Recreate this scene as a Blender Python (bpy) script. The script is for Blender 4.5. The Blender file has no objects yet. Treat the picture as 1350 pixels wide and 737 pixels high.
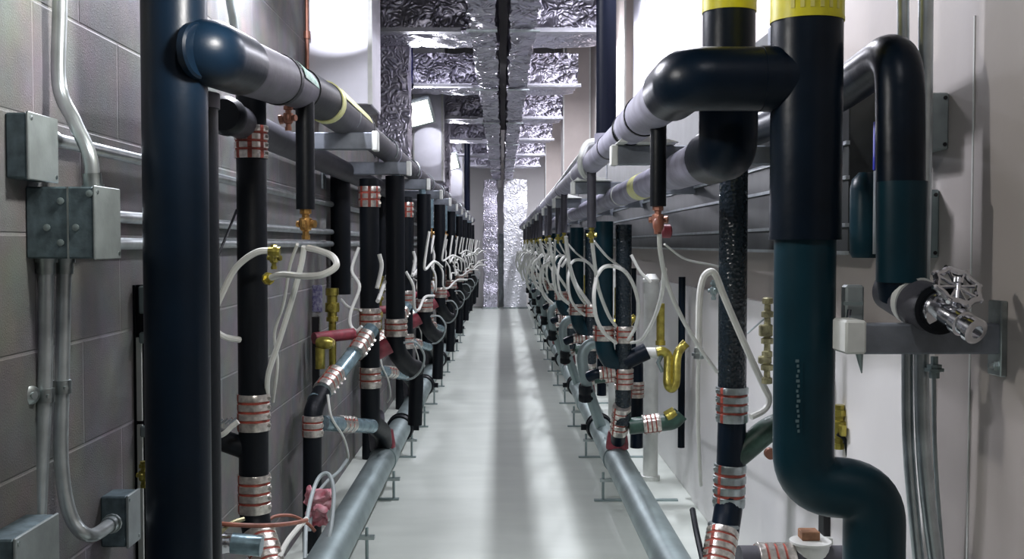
import bpy, math, random
from mathutils import Vector, Matrix
random.seed(7)
C = bpy.context.scene.collection
sc = bpy.context.scene
R_ = math.radians
# ------------------------------------------------------------------ camera
CAMH = 1.15
F = 1400.0
YAW = math.atan(13 / F); PIT = math.atan(46.5 / F)
fw = Vector((math.sin(YAW) * math.cos(PIT), math.cos(YAW) * math.cos(PIT), -math.sin(PIT)))
rt = Vector((math.cos(YAW), -math.sin(YAW), 0)); up = rt.cross(fw)
CP = Vector((0, 0, CAMH))
def P(px, py, Y):
    """world point seen at pixel (px,py) whose distance down the corridor is Y metres"""
    d = fw + rt * ((px - 675) / F) + up * ((368.5 - py) / F)
    return CP + d * (Y / d.y)
def PL(l, Y=None):
    return [P(a[0], a[1], a[2] if len(a) > 2 else Y) for a in l]
cam = bpy.data.cameras.new('camera'); co = bpy.data.objects.new('camera', cam); C.objects.link(co)
cam.sensor_width = 36; cam.lens = 36 * F / 1350
co.location = CP; co.rotation_euler = (math.pi / 2 - PIT, 0, -YAW); cam.clip_start = .02; sc.camera = co
sc.view_settings.view_transform = 'Standard'; sc.view_settings.look = 'None'
sc.view_settings.gamma = 1; sc.view_settings.use_curve_mapping = False
sc.view_settings.exposure = 0.0
# ------------------------------------------------------------------ materials
def mat(name, col, rough=.5, metal=0, bump=0, bscale=40, var=0, vscale=8, kind='noise', spec=.5, col2=None, bdist=.004, emit=None, coat=0):
    m = bpy.data.materials.new(name); m.use_nodes = True
    n = m.node_tree.nodes; l = m.node_tree.links; b = n['Principled BSDF']
    b.inputs['Base Color'].default_value = (*col, 1); b.inputs['Roughness'].default_value = rough
    b.inputs['Metallic'].default_value = metal; b.inputs['Specular IOR Level'].default_value = spec
    b.inputs['Coat Weight'].default_value = coat
    tc = n.new('ShaderNodeTexCoord')
    if var or col2:
        t = n.new('ShaderNodeTexNoise'); t.inputs['Scale'].default_value = vscale; t.inputs['Detail'].default_value = 6
        l.new(tc.outputs['Object'], t.inputs['Vector'])
        r = n.new('ShaderNodeValToRGB'); r.color_ramp.elements[0].position = .35; r.color_ramp.elements[1].position = .68
        c1 = tuple(max(0, c * (1 - var)) for c in col); c2 = col2 or tuple(c * (1 + var) for c in col)
        r.color_ramp.elements[0].color = (*c1, 1); r.color_ramp.elements[1].color = (*c2, 1)
        l.new(t.outputs['Fac'], r.inputs['Fac']); l.new(r.outputs['Color'], b.inputs['Base Color'])
    if bump:
        if kind == 'voronoi':
            t = n.new('ShaderNodeTexVoronoi'); t.feature = 'F1'; o = t.outputs['Distance']
        elif kind == 'crinkle':
            t = n.new('ShaderNodeTexNoise'); t.inputs['Detail'].default_value = 3; t.inputs['Distortion'].default_value = 1.6
            t.noise_type = 'RIDGED_MULTIFRACTAL'; o = t.outputs['Fac']
        else:
            t = n.new('ShaderNodeTexNoise'); t.inputs['Detail'].default_value = 4; o = t.outputs['Fac']
        t.inputs['Scale'].default_value = bscale
        l.new(tc.outputs['Object'], t.inputs['Vector'])
        bp = n.new('ShaderNodeBump'); bp.inputs['Strength'].default_value = bump; bp.inputs['Distance'].default_value = bdist
        l.new(o, bp.inputs['Height']); l.new(bp.outputs['Normal'], b.inputs['Normal'])
    if emit:
        b.inputs['Emission Color'].default_value = (*emit[:3], 1); b.inputs['Emission Strength'].default_value = emit[3]
    return m
M = {}
M['rubber'] = mat('black_foam_rubber', (.002, .007, .015), .36, spec=.2, bump=.25, bscale=25, var=.3, vscale=6)
M['rubber2'] = mat('black_rubber_dull', (.004, .006, .009), .45, spec=.22, bump=.2, bscale=60)
M['teal'] = mat('dark_teal_insulation', (.004, .026, .038), .36, spec=.25, bump=.2, bscale=20, var=.3, vscale=5)
M['wet'] = mat('wet_black_pipe', (.010, .018, .024), .22, bump=.7, bscale=95, kind='voronoi')
M['jacket'] = mat('grey_jacket', (.105, .100, .125), .55, bump=.3, bscale=22, var=.25, vscale=9)
M['jacketd'] = mat('dark_jacket', (.045, .045, .056), .55, bump=.3, bscale=22, var=.25, vscale=9)
M['jacketl'] = mat('dusty_jacket', (.30, .295, .37), .6, bump=.5, bscale=18, var=.22, vscale=12)
M['steel'] = mat('galvanised_steel', (.42, .47, .47), .36, 1, bump=.1, bscale=50, var=.25, vscale=25)
M['steeld'] = mat('weathered_galvanised', (.30, .37, .37), .5, .75, bump=.1, bscale=14, var=.18, vscale=7)
M['emt'] = mat('zinc_conduit', (.52, .57, .58), .3, .75, var=.15, vscale=20)
M['chrome'] = mat('chrome', (.75, .76, .80), .16, 1, bump=.15, bscale=60)
M['stain'] = mat('stainless_band', (.63, .59, .54), .3, .85, bump=.25, bscale=120, var=.25, vscale=70)
M['red'] = mat('red_seal', (.30, .055, .035), .6, var=.4, vscale=50)
M['orange'] = mat('orange_tube', (.30, .11, .07), .5, var=.3, vscale=20)
M['brass'] = mat('brass', (.62, .36, .12), .3, .9, bump=.4, bscale=90, var=.3, vscale=60)
M['ybrass'] = mat('yellow_brass', (.42, .36, .08), .3, .8, bump=.4, bscale=70, var=.3, vscale=40)
M['copper'] = mat('copper_pipe', (.36, .17, .12), .4, .6, var=.3)
M['wire'] = mat('dark_wireway_paint', (.045, .05, .05), .5, .3, var=.3)
M['yellowm'] = mat('pale_yellow_mark', (.62, .57, .14), .5)
M['oldbrass'] = mat('aged_brass', (.36, .34, .20), .4, .6, bump=.4, bscale=90, var=.4, vscale=60)
M['strut'] = mat('dull_galvanised_strut', (.20, .22, .25), .5, .6, bump=.2, bscale=40, var=.3, vscale=12)
M['bluep'] = mat('blue_paint', (.005, .012, .12), .4)
M['print'] = mat('faded_print', (.10, .16, .17), .6)
M['white'] = mat('white_vinyl', (.74, .75, .70), .4, var=.08)
M['grey'] = mat('grey_vinyl', (.36, .41, .41), .4, var=.1)
M['yellow'] = mat('yellow_tape', (.62, .56, .015), .4, var=.1, vscale=30)
M['yellowp'] = mat('pale_yellow_tape', (.62, .62, .16), .45, col2=(.72, .72, .45), vscale=60)
M['green'] = mat('green_label', (.10, .32, .22), .5, col2=(.5, .62, .55), vscale=90)
M['plate'] = mat('grey_painted_box', (.30, .34, .34), .45, .35, bump=.15, bscale=60, var=.12, vscale=20)
M['boxd'] = mat('zinc_box', (.13, .18, .20), .5, .65, bump=.3, bscale=50, var=.3, vscale=40)
M['foil'] = mat('crinkled_foil', (.62, .60, .70), .3, .8, bump=1.0, bscale=16, kind='crinkle', bdist=.025)
M['foilm'] = mat('dull_crinkled_foil', (.40, .385, .46), .28, .85, bump=1.0, bscale=13, kind='crinkle', bdist=.05)
M['foil2'] = mat('silver_foil_wrap', (.86, .87, .92), .35, .6, bump=.8, bscale=12, kind='crinkle', bdist=.03)
M['sheet'] = mat('sheet_metal_duct', (.70, .70, .76), .42, .55, bump=.1, bscale=5, var=.12, vscale=4)
M['tan'] = mat('tan_drywall', (.58, .52, .48), .7, bump=.1, bscale=60, var=.04)
M['black'] = mat('black_plastic', (.006, .006, .008), .5)
M['pvc'] = mat('white_pvc', (.70, .72, .68), .4, var=.08, vscale=20)
M['blue'] = mat('blue_film', (.02, .03, .45), .4)
M['bluegrey'] = mat('blue_grey_pipe', (.22, .32, .36), .25, .5, bump=.2, bscale=40, var=.3, vscale=30)
M['pink'] = mat('pink_rag', (.50, .13, .17), .8, bump=.8, bscale=50, col2=(.72, .45, .48), vscale=40)
M['wood'] = mat('wood_block', (.30, .15, .08), .7, bump=.3, bscale=40, var=.3, vscale=30)
M['dkred'] = mat('dark_red_seal', (.22, .035, .05), .5, var=.3, vscale=30)
M['purple'] = mat('purple_label', (.10, .09, .22), .5, col2=(.4, .4, .5), vscale=90)
M['greenp'] = mat('dark_green_pipe', (.03, .075, .055), .4, bump=.4, bscale=50, var=.4, vscale=20)
M['lens'] = mat('lit_lens', (.9, .9, .9), .5, emit=(.96, 1.0, .90, 9))
M['ceil'] = mat('dark_deck', (.008, .008, .011), .8, bump=.3, bscale=20)
M['navy'] = mat('navy_pipe', (.003, .005, .014), .45, spec=.15, bump=.15, bscale=20)

def wall_mat():
    m = bpy.data.materials.new('concrete_block'); m.use_nodes = True
    n = m.node_tree.nodes; l = m.node_tree.links; b = n['Principled BSDF']
    tc = n.new('ShaderNodeTexCoord'); sp = n.new('ShaderNodeSeparateXYZ'); cb = n.new('ShaderNodeCombineXYZ')
    l.new(tc.outputs['Object'], sp.inputs[0])
    a = n.new('ShaderNodeMath'); a.operation = 'ADD'; a.inputs[1].default_value = -.03
    z = n.new('ShaderNodeMath'); z.operation = 'ADD'; z.inputs[1].default_value = -.167
    l.new(sp.outputs['Y'], a.inputs[0]); l.new(sp.outputs['Z'], z.inputs[0])
    l.new(a.outputs[0], cb.inputs[0]); l.new(z.outputs[0], cb.inputs[1])
    br = n.new('ShaderNodeTexBrick'); l.new(cb.outputs[0], br.inputs['Vector'])
    br.inputs['Scale'].default_value = 1; br.inputs['Brick Width'].default_value = .4; br.inputs['Row Height'].default_value = .2
    br.inputs['Mortar Size'].default_value = .004; br.inputs['Mortar Smooth'].default_value = .6
    br.inputs['Color1'].default_value = (.160, .153, .150, 1); br.inputs['Color2'].default_value = (.195, .184, .18, 1)
    br.inputs['Mortar'].default_value = (.28, .265, .265, 1)
    ns = n.new('ShaderNodeTexNoise'); ns.inputs['Scale'].default_value = 9; ns.inputs['Detail'].default_value = 8
    l.new(tc.outputs['Object'], ns.inputs['Vector'])
    mx = n.new('ShaderNodeMix'); mx.data_type = 'RGBA'; mx.blend_type = 'MULTIPLY'; mx.inputs[0].default_value = .8
    l.new(br.outputs['Color'], mx.inputs[6]); l.new(ns.outputs['Color'], mx.inputs[7])
    sat = n.new('ShaderNodeHueSaturation'); sat.inputs['Saturation'].default_value = .45; sat.inputs['Value'].default_value = 1.35
    l.new(mx.outputs[2], sat.inputs['Color']); l.new(sat.outputs[0], b.inputs['Base Color'])
    b.inputs['Roughness'].default_value = .7
    n2 = n.new('ShaderNodeTexNoise'); n2.inputs['Scale'].default_value = 330; n2.inputs['Detail'].default_value = 4
    l.new(tc.outputs['Object'], n2.inputs['Vector'])
    mm = n.new('ShaderNodeMath'); mm.operation = 'MULTIPLY_ADD'; mm.inputs[1].default_value = -2.2
    l.new(br.outputs['Fac'], mm.inputs[0]); l.new(n2.outputs['Fac'], mm.inputs[2])
    bp = n.new('ShaderNodeBump'); bp.inputs['Strength'].default_value = .55; bp.inputs['Distance'].default_value = .0028
    l.new(mm.outputs[0], bp.inputs['Height']); l.new(bp.outputs['Normal'], b.inputs['Normal'])
    return m
M['cmu'] = wall_mat()
def floor_mat():
    m = mat('polished_concrete', (.52, .55, .51), .3, bump=.12, bscale=6, bdist=.003)
    n = m.node_tree.nodes; l = m.node_tree.links; b = n['Principled BSDF']
    tc = n.new('ShaderNodeTexCoord'); mp = n.new('ShaderNodeMapping'); mp.inputs['Scale'].default_value = (1.5, 4, 1)
    l.new(tc.outputs['Object'], mp.inputs[0])
    t = n.new('ShaderNodeTexNoise'); t.inputs['Scale'].default_value = 1.6; t.inputs['Detail'].default_value = 8
    l.new(mp.outputs[0], t.inputs['Vector'])
    r = n.new('ShaderNodeValToRGB'); r.color_ramp.elements[0].position = .3; r.color_ramp.elements[1].position = .7
    r.color_ramp.elements[0].color = (.54, .585, .53, 1); r.color_ramp.elements[1].color = (.63, .675, .615, 1)
    l.new(t.outputs['Fac'], r.inputs[0]); l.new(r.outputs[0], b.inputs['Base Color'])
    rr = n.new('ShaderNodeMapRange'); rr.inputs[3].default_value = .42; rr.inputs[4].default_value = .60
    l.new(t.outputs['Fac'], rr.inputs[0]); l.new(rr.outputs[0], b.inputs['Roughness'])
    return m
M['floor'] = floor_mat()
def rwall_mat():
    m = mat('tan_painted_wall', (.44, .40, .375), .55, bump=.08, bscale=30, var=.03, vscale=3)
    return m
M['rwall'] = rwall_mat()
M['wpanel'] = mat('white_wall_panel', (.80, .79, .78), .5, bump=.06, bscale=30, var=.03, vscale=3)
# ------------------------------------------------------------------ mesh builder
class MB:
    def __init__(s): s.v = []; s.f = []; s.m = []; s.sm = []
    def face(s, idx, m=0, sm=True): s.f.append(idx); s.m.append(m); s.sm.append(sm)
    def box(s, a, b, m=0, rot=None, bev=0):
        a = Vector(a); b = Vector(b)
        lo = Vector((min(a.x, b.x), min(a.y, b.y), min(a.z, b.z))); hi = Vector((max(a.x, b.x), max(a.y, b.y), max(a.z, b.z)))
        c = (lo + hi) / 2; h = (hi - lo) / 2
        if bev <= 0:
            pts = [Vector((x, y, z)) for x in (-1, 1) for y in (-1, 1) for z in (-1, 1)]
            pts = [Vector((p.x * h.x, p.y * h.y, p.z * h.z)) for p in pts]
            fs = [(0, 1, 3, 2), (4, 6, 7, 5), (0, 4, 5, 1), (2, 3, 7, 6), (0, 2, 6, 4), (1, 5, 7, 3)]
        else:
            bev = min(bev, h.x * .9, h.y * .9, h.z * .9)
            pts = []; idx = {}
            for sx in (-1, 1):
                for sy in (-1, 1):
                    for sz in (-1, 1):
                        for ax in range(3):
                            q = [sx * (h.x - bev), sy * (h.y - bev), sz * (h.z - bev)]
                            q[ax] = (sx, sy, sz)[ax] * h[ax]
                            idx[(sx, sy, sz, ax)] = len(pts); pts.append(Vector(q))
            fs = []
            for ax in range(3):
                o = [i for i in range(3) if i != ax]
                for sg in (-1, 1):
                    q = []
                    for (u, w) in ((-1, -1), (1, -1), (1, 1), (-1, 1)):
                        k = [0, 0, 0]; k[ax] = sg; k[o[0]] = u; k[o[1]] = w; q.append(idx[(*k, ax)])
                    fs.append(tuple(q))
                for u in (-1, 1):
                    for w in (-1, 1):
                        k1 = [0, 0, 0]; k2 = [0, 0, 0]; k1[ax] = -1; k2[ax] = 1
                        k1[o[0]] = k2[o[0]] = u; k1[o[1]] = k2[o[1]] = w
                        fs.append((idx[(*k1, o[0])], idx[(*k2, o[0])], idx[(*k2, o[1])], idx[(*k1, o[1])]))
            for sx in (-1, 1):
                for sy in (-1, 1):
                    for sz in (-1, 1): fs.append(tuple(idx[(sx, sy, sz, a_)] for a_ in range(3)))
        if rot: pts = [rot @ p for p in pts]
        n = len(s.v); s.v += [p + c for p in pts]
        for f in fs: s.face([n + i for i in f], m, False)
        return s
    def tube(s, pts, r, seg=14, m=0, cap=True, ms=None, rip=0, ripn=12, sq=1):
        pts = [Vector(p) for p in pts]; k = len(pts)
        rs = r if isinstance(r, (list, tuple)) else [r] * k
        tan = []
        for i in range(k):
            a = pts[max(i - 1, 0)]; b = pts[min(i + 1, k - 1)]
            t = b - a
            if t.length < 1e-7: t = tan[-1] if tan else Vector((0, 0, 1))
            tan.append(t.normalized())
        ref = Vector((0, 1, 0)) if abs(tan[0].y) < .9 else Vector((0, 0, 1))
        u = (ref - tan[0] * ref.dot(tan[0])).normalized(); base = len(s.v)
        for i in range(k):
            u = (u - tan[i] * u.dot(tan[i])).normalized(); w = tan[i].cross(u)
            for j in range(seg):
                a = 2 * math.pi * j / seg
                rr = rs[i] * (1 + rip * math.cos(ripn * a))
                s.v.append(pts[i] + (u * math.cos(a) + w * math.sin(a) * sq) * rr)
        for i in range(k - 1):
            mi = ms[i] if ms else m
            for j in range(seg):
                j2 = (j + 1) % seg; a = base + i * seg; b = a + seg
                s.face([a + j, a + j2, b + j2, b + j], mi)
        if cap:
            s.face([base + j for j in range(seg)][::-1], ms[0] if ms else m, False)
            s.face([base + (k - 1) * seg + j for j in range(seg)], ms[-1] if ms else m, False)
        return s
    def lathe(s, p, d, prof, seg=18, m=0, ms=None, rip=0, ripn=12, cols=None):
        p = Vector(p); d = Vector(d).normalized()
        ref = Vector((0, 1, 0)) if abs(d.y) < .9 else Vector((0, 0, 1))
        u = (ref - d * ref.dot(d)).normalized(); w = d.cross(u); base = len(s.v); k = len(prof)
        for (t, r) in prof:
            for j in range(seg):
                a = 2 * math.pi * j / seg; rr = r * (1 + rip * (1 if (j * ripn // seg) % 2 else -1))
                s.v.append(p + d * t + (u * math.cos(a) + w * math.sin(a)) * rr)
        for i in range(k - 1):
            mi = ms[i] if ms else m
            for j in range(seg):
                j2 = (j + 1) % seg; a = base + i * seg; b = a + seg
                s.face([a + j, a + j2, b + j2, b + j], (1 if (cols and j % 12 in cols) else mi))
        s.face([base + j for j in range(seg)][::-1], m, False); s.face([base + (k - 1) * seg + j for j in range(seg)], m, False)
        return s
    def grid_box(s, a, b, n, m=0, amp=.01, sc_=6.0):
        """box with subdivided crinkled faces"""
        from mathutils import noise
        a = Vector(a); b = Vector(b); c = (a + b) / 2; h = (b - a) / 2
        for ax in range(3):
            o = [i for i in range(3) if i != ax]
            nu = max(2, min(60, int(abs(h[o[0]]) * 2 * n))); nv = max(2, min(60, int(abs(h[o[1]]) * 2 * n)))
            if h[o[0]] > 3: nu = int(h[o[0]] * 2 * n * .6)
            if h[o[1]] > 3: nv = int(h[o[1]] * 2 * n * .6)
            for sg in (-1, 1):
                base = len(s.v)
                for i in range(nu + 1):
                    for j in range(nv + 1):
                        q = [0, 0, 0]; q[ax] = sg * h[ax]; q[o[0]] = (-1 + 2 * i / nu) * h[o[0]]; q[o[1]] = (-1 + 2 * j / nv) * h[o[1]]
                        p = c + Vector(q)
                        dn = noise.noise_vector(p * sc_) * amp + noise.noise_vector(p * sc_ * 3.1) * amp * .5
                        s.v.append(p + dn)
                for i in range(nu):
                    for j in range(nv):
                        k = base + i * (nv + 1) + j
                        f = [k, k + 1, k + nv + 2, k + nv + 1]
                        s.face(f if sg * (1 if ax == 1 else -1) < 0 else f[::-1], m, False)
        return s
    def build(s, name, mats, parent=None, ang=38):
        me = bpy.data.meshes.new(name)
        off = Vector(parent.location) if parent is not None else None
        o = Vector(off) if off is not None else Vector((0, 0, 0))
        me.from_pydata([tuple(v - o) for v in s.v], [], s.f); me.update()
        if not isinstance(mats, (list, tuple)): mats = [mats]
        for m in mats: me.materials.append(M[m] if isinstance(m, str) else m)
        for i, p in enumerate(me.polygons): p.material_index = s.m[i]; p.use_smooth = s.sm[i]
        try: me.set_sharp_from_angle(angle=R_(ang))
        except Exception: pass
        ob = bpy.data.objects.new(name, me); C.objects.link(ob)
        if parent is not None: ob.parent = parent; PARENT_OFF[ob.name] = tuple(o)
        return ob
PARENT_OFF = {}
def sub(parent, name, mb, mats):
    """sub-part: shares the frame of its parent part"""
    me_off = Vector(PARENT_OFF[parent.name])
    me = bpy.data.meshes.new(name)
    me.from_pydata([tuple(v - me_off) for v in mb.v], [], mb.f); me.update()
    if not isinstance(mats, (list, tuple)): mats = [mats]
    for m in mats: me.materials.append(M[m])
    for i, p in enumerate(me.polygons): p.material_index = mb.m[i]; p.use_smooth = mb.sm[i]
    try: me.set_sharp_from_angle(angle=R_(38))
    except Exception: pass
    ob = bpy.data.objects.new(name, me); C.objects.link(ob); ob.parent = parent
    return ob
def tag(o, label, cat, group=None, kind=None):
    o['label'] = label; o['category'] = cat
    if group: o['group'] = group
    if kind: o['kind'] = kind
    return o
def thing(name, label, cat, loc, group=None):
    o = bpy.data.objects.new(name, None); C.objects.link(o); o.empty_display_size = .05
    o.location = Vector(loc); return tag(o, label, cat, group)
def struct(name, mb, mats):
    o = mb.build(name, mats); o['kind'] = 'structure'; return o
def fillet(pts, rad, n=6):
    pts = [Vector(p) for p in pts]; out = [pts[0]]
    for i in range(1, len(pts) - 1):
        a, b, c = pts[i - 1], pts[i], pts[i + 1]
        r = min(rad, (a - b).length * .49, (c - b).length * .49)
        p0 = b + (a - b).normalized() * r; p2 = b + (c - b).normalized() * r
        for k in range(n + 1):
            t = k / n; out.append(p0 * (1 - t) ** 2 + b * 2 * t * (1 - t) + p2 * t * t)
    out.append(pts[-1]); return out
def smooth(pts, n=7):
    pts = [Vector(p) for p in pts]; out = []
    ext = [pts[0] * 2 - pts[1]] + pts + [pts[-1] * 2 - pts[-2]]
    for i in range(1, len(ext) - 2):
        p0, p1, p2, p3 = ext[i - 1:i + 3]
        for k in range(n):
            t = k / n
            out.append(.5 * ((2 * p1) + (p2 - p0) * t + (2 * p0 - 5 * p1 + 4 * p2 - p3) * t * t + (3 * p1 - p0 - 3 * p2 + p3) * t ** 3))
    out.append(pts[-1]); return out
def coupling_mb(a, b, r, n=4, seg=24, screws=True, cols=(3,)):
    """no-hub coupling: stainless ribbed shield with clamp bands and red seams"""
    a = Vector(a); b = Vector(b); d = b - a; L = d.length; mb = MB()
    prof = [(0, r * 1.01), (0.0, r * 1.10)]; ms = [0]
    bw = L / n
    for i in range(n):
        t = i * bw
        prof += [(t + bw * .08, r * 1.13), (t + bw * .72, r * 1.13)]; ms += [0, 0]
        if i < n - 1: prof += [(t + bw * .78, r * 1.07), (t + bw * 1.02, r * 1.07)]; ms += [0, 1]
    prof += [(L, r * 1.10), (L, r * 1.01)]; ms += [0, 0]
    mb.lathe(a, d, prof, seg, ms=ms, rip=.018, ripn=12, cols=cols)
    dd = d.normalized(); side = Vector((-a.x * .25, -1, 0)); side = (side - dd * side.dot(dd)).normalized(); w = dd.cross(side)
    for i in range(n):
        if screws:
            c = a + dd * (i + .4) * bw + (side * .35 + w * (1 if a.x > 0 else -1) * .94).normalized() * r * 1.13
            mb.tube([c - side * r * .22, c + side * r * .22], bw * .2, 6)
    return mb
def coup(root, a, b, r, n=4, mats=('stain', 'red'), cols=(3,)):
    return coupling_mb(a, b, r, n, cols=cols).build('coupling', mats, root)
def pipe(root, name, pts, r, m, rad=.06, seg=18):
    return MB().tube(fillet(pts, rad), r, seg).build(name, m, root)
def hose_thing(label, pts, r, m='white', cat='hose', group=None, name='vinyl_hose', fit=None):
    pp = smooth(pts); root = thing(name, label, cat, pp[0], group)
    MB().tube(pp, r, 8).build('tube', m, root)
    if fit:
        d = (pp[1] - pp[0]).normalized()
        MB().lathe(pp[0] - d * .006, d, [(0, r * 1.5), (.008, r * 1.5), (.008, r * 2), (.016, r * 2), (.016, r * 1.4), (.03, r * 1.3)], 8).build('end_fitting', fit, root)
    return root
def valve_mb(p, s=1.0):
    """small quarter-turn stop: body, side ports, bonnet, flats"""
    p = Vector(p); mb = MB()
    mb.lathe(p, (0, 0, -1), [(-.01 * s, .012 * s), (.0, .012 * s), (.0, .016 * s), (.012 * s, .016 * s), (.014 * s, .010 * s), (.022 * s, .010 * s), (.024 * s, .017 * s), (.04 * s, .019 * s), (.056 * s, .015 * s), (.06 * s, .009 * s), (.07 * s, .009 * s), (.07 * s, .012 * s), (.082 * s, .011 * s)], 8)
    mb.lathe(p + Vector((.0, 0, -.04 * s)), (1, -.4, 0), [(-.026 * s, .009 * s), (-.018 * s, .009 * s), (-.018 * s, .007 * s), (.02 * s, .007 * s), (.02 * s, .011 * s), (.03 * s, .011 * s)], 8)
    mb.box(p + Vector((-.006 * s, -.034 * s, -.050 * s)), p + Vector((.006 * s, -.014 * s, -.028 * s)), bev=.002)
    return mb
ORD = ['first', 'second', 'third', 'fourth', 'fifth', 'sixth', 'seventh', 'eighth', 'ninth', 'tenth', 'eleventh', 'twelfth']
def copy_thing(o, dy, dx=0, label=None, group=None, sx=1):
    r = o.copy(); C.objects.link(r); r.location = o.location + Vector((dx, dy, 0))
    for k in ('label', 'group'):
        pass
    if label: r['label'] = label
    if group: r['group'] = group
    for ch in o.children:
        c = ch.copy(); C.objects.link(c); c.parent = r
        for g in ch.children:
            d = g.copy(); C.objects.link(d); d.parent = c
    return r
# ------------------------------------------------------------------ room
XL, XR, YE, YB, ZC = -.80, .87, 19.6, -2.2, 3.25
struct('floor', MB().box((XL - .1, YB, -.1), (XR + .1, YE + .1, 0)), 'floor')
struct('ceiling', MB().box((XL - .1, YB, ZC), (XR + .1, YE + .1, ZC + .1)), 'ceil')
struct('wall_left', MB().box((XL - .1, YB, 0), (XL, YE, ZC)), 'cmu')
struct('wall_right', MB().box((XR, YB, 0), (XR + .1, YE, ZC)), 'rwall')
struct('wall_end', MB().box((XL - .1, YE, 0), (XR + .1, YE + .1, ZC)), 'wpanel')
struct('wall_back', MB().box((XL - .1, YB - .1, 0), (XR + .1, YB, ZC)), 'cmu')
struct('trim_1', MB().box((XR - .0015, 1.958, .25), (XR + .002, 1.963, 1.57)), 'pvc')
# proud white wall panel on the right and joint strips
struct('trim_2', MB().box((XR - .020, 2.12, 0), (XR + .002, 4.75, .96), bev=.003), 'wpanel')
struct('trim_3', MB().box((XR - .010, 4.751, 0), (XR + .002, YE, .955), bev=.002), 'wpanel')
struct('door_1', MB().box((-.06, YE - .04, 0), (.07, YE, 1.35)).box((-.055, YE - .05, .62), (.06, YE - .04, 1.30), bev=.004), 'plate')
# ------------------------------------------------------------------ lights
def area(name, loc, rot, sx, sy, w, col=(1, 1, 1), spread=180):
    l = bpy.data.lights.new(name, 'AREA'); l.shape = 'RECTANGLE'; l.size = sx; l.size_y = sy; l.energy = w; l.color = col; l.spread = R_(spread)
    o = bpy.data.objects.new(name, l); C.objects.link(o); o.location = loc; o.rotation_euler = rot; return o
COOL = (.90, .90, 1.0); NEUT = (.93, 1.0, .96)
# ================================================================== CEILING DUCTS
left_main = thing('foil_duct', 'long crinkled foil-wrapped ceiling duct left of the dark centre gap', 'duct', (-.16, 4, 2.42), 'foil ducts')
MB().grid_box((-.17, 3.0, 2.30), (-.03, 19.2, 2.66), 30, amp=.022, sc_=8).build('duct_wrap', 'foilm', left_main)
right_main = thing('foil_duct', 'long crinkled foil-wrapped ceiling duct right of the dark centre gap', 'duct', (.18, 4, 2.42), 'foil ducts')
MB().grid_box((.045, 3.0, 2.30), (.18, 19.2, 2.66), 30, amp=.022, sc_=8).build('duct_wrap', 'foilm', right_main)
for i in range(1, 8):
    y = 4.1 + 2.15 * i
    for (m_, xa, xb) in ((left_main, -.19, -.025), (right_main, .04, .20)):
        MB().box((xa, y - .6, 2.275), (xb, y - .57, 2.285)).build('strap', 'steel', m_)
# ducts dropping to the floor at the far end
t = thing('foil_duct_drop', 'bright silver foil duct standing to the floor at the far end, right of the gap', 'duct', (.22, 19.2, 0), 'foil ducts')
MB().grid_box((.03, 18.95, 0), (.44, 19.3, 2.3), 14, amp=.02).build('duct_wrap', 'foil2', t)
MB().box((.01, 18.9, 0), (.46, 19.32, .03)).build('base_angle', 'steel', t)
t = thing('foil_duct_drop', 'darker foil duct standing to the floor at the far end, left of the gap', 'duct', (-.2, 19.0, 0), 'foil ducts')
MB().grid_box((-.33, 18.9, 0), (-.09, 19.2, 2.3), 14, amp=.03).build('duct_wrap', 'foil', t)
MB().box((-.35, 18.86, 0), (-.07, 19.22, .03)).build('base_angle', 'steel', t)
br_l = thing('branch_duct', 'foil-wrapped branch duct to the left wall, nearest in view', 'duct', (-.5, 6.3, 2.4), 'left branch ducts')
MB().grid_box((-.79, 6.3, 2.41), (-.185, 6.85, 2.66), 26, amp=.018, sc_=9).build('duct_wrap', 'foil', br_l)
MB().box((-.72, 6.22, 2.385), (-.24, 6.29, 2.40)).box((-.72, 6.22, 2.385), (-.24, 6.225, 2.41)).build('support_angle', 'sheet', br_l)
br_r = thing('branch_duct', 'foil-wrapped branch duct to the right wall, nearest in view', 'duct', (.5, 6.3, 2.4), 'right branch ducts')
MB().grid_box((.20, 6.3, 2.41), (.60, 6.85, 2.66), 26, amp=.018, sc_=9).build('duct_wrap', 'foil', br_r)
MB().box((.20, 6.22, 2.385), (.62, 6.29, 2.40)).box((.20, 6.22, 2.385), (.62, 6.225, 2.41)).build('support_angle', 'sheet', br_r)
for k in range(1, 6):
    copy_thing(br_l, 2.15 * k, label='foil-wrapped branch duct to the left wall, %s one from the camera' % ORD[k])
    copy_thing(br_r, 2.15 * k, label='foil-wrapped branch duct to the right wall, %s one from the camera' % ORD[k])
# vertical shafts on the left
def shaft(x0, x1, y0, dy, z0, m, label, grp, cat='duct', name='duct_shaft'):
    t = thing(name, label, cat, ((x0 + x1) / 2, y0, z0), grp)
    MB().box((x0, y0, z0), (x1, y0 + dy, ZC), bev=.004).build('duct_body', m, t)
    MB().box((x0 + .0, y0 - .008, z0), (x0 + .012, y0 + .002, ZC)).box((x1 - .012, y0 - .008, z0), (x1 + .006, y0 + .002, ZC)).build('corner_bead', 'pvc', t)
    return t
sh1 = shaft(-.80, -.535, 4.36, .35, 1.72, 'sheet', 'bright sheet metal shaft on the left wall above the yellow-taped header', 'left shafts')
shaft(-.80, -.535, 9.6, .35, 1.72, 'sheet', 'sheet metal shaft on the left wall below the lit square floodlight', 'left shafts')
shaft(-.80, -.545, 14.9, .35, 1.72, 'sheet', 'narrow bright sheet metal shaft farthest back on the left wall', 'left shafts')
t = thing('foil_riser', 'foil-wrapped vertical duct on the left wall, just behind the nearest bright shaft', 'duct', (-.7, 6.6, 1.6), 'left foil risers')
MB().grid_box((-.80, 6.86, 1.62), (-.60, 7.1, 2.7), 22, amp=.015, sc_=9).build('duct_wrap', 'foil', t)
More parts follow.
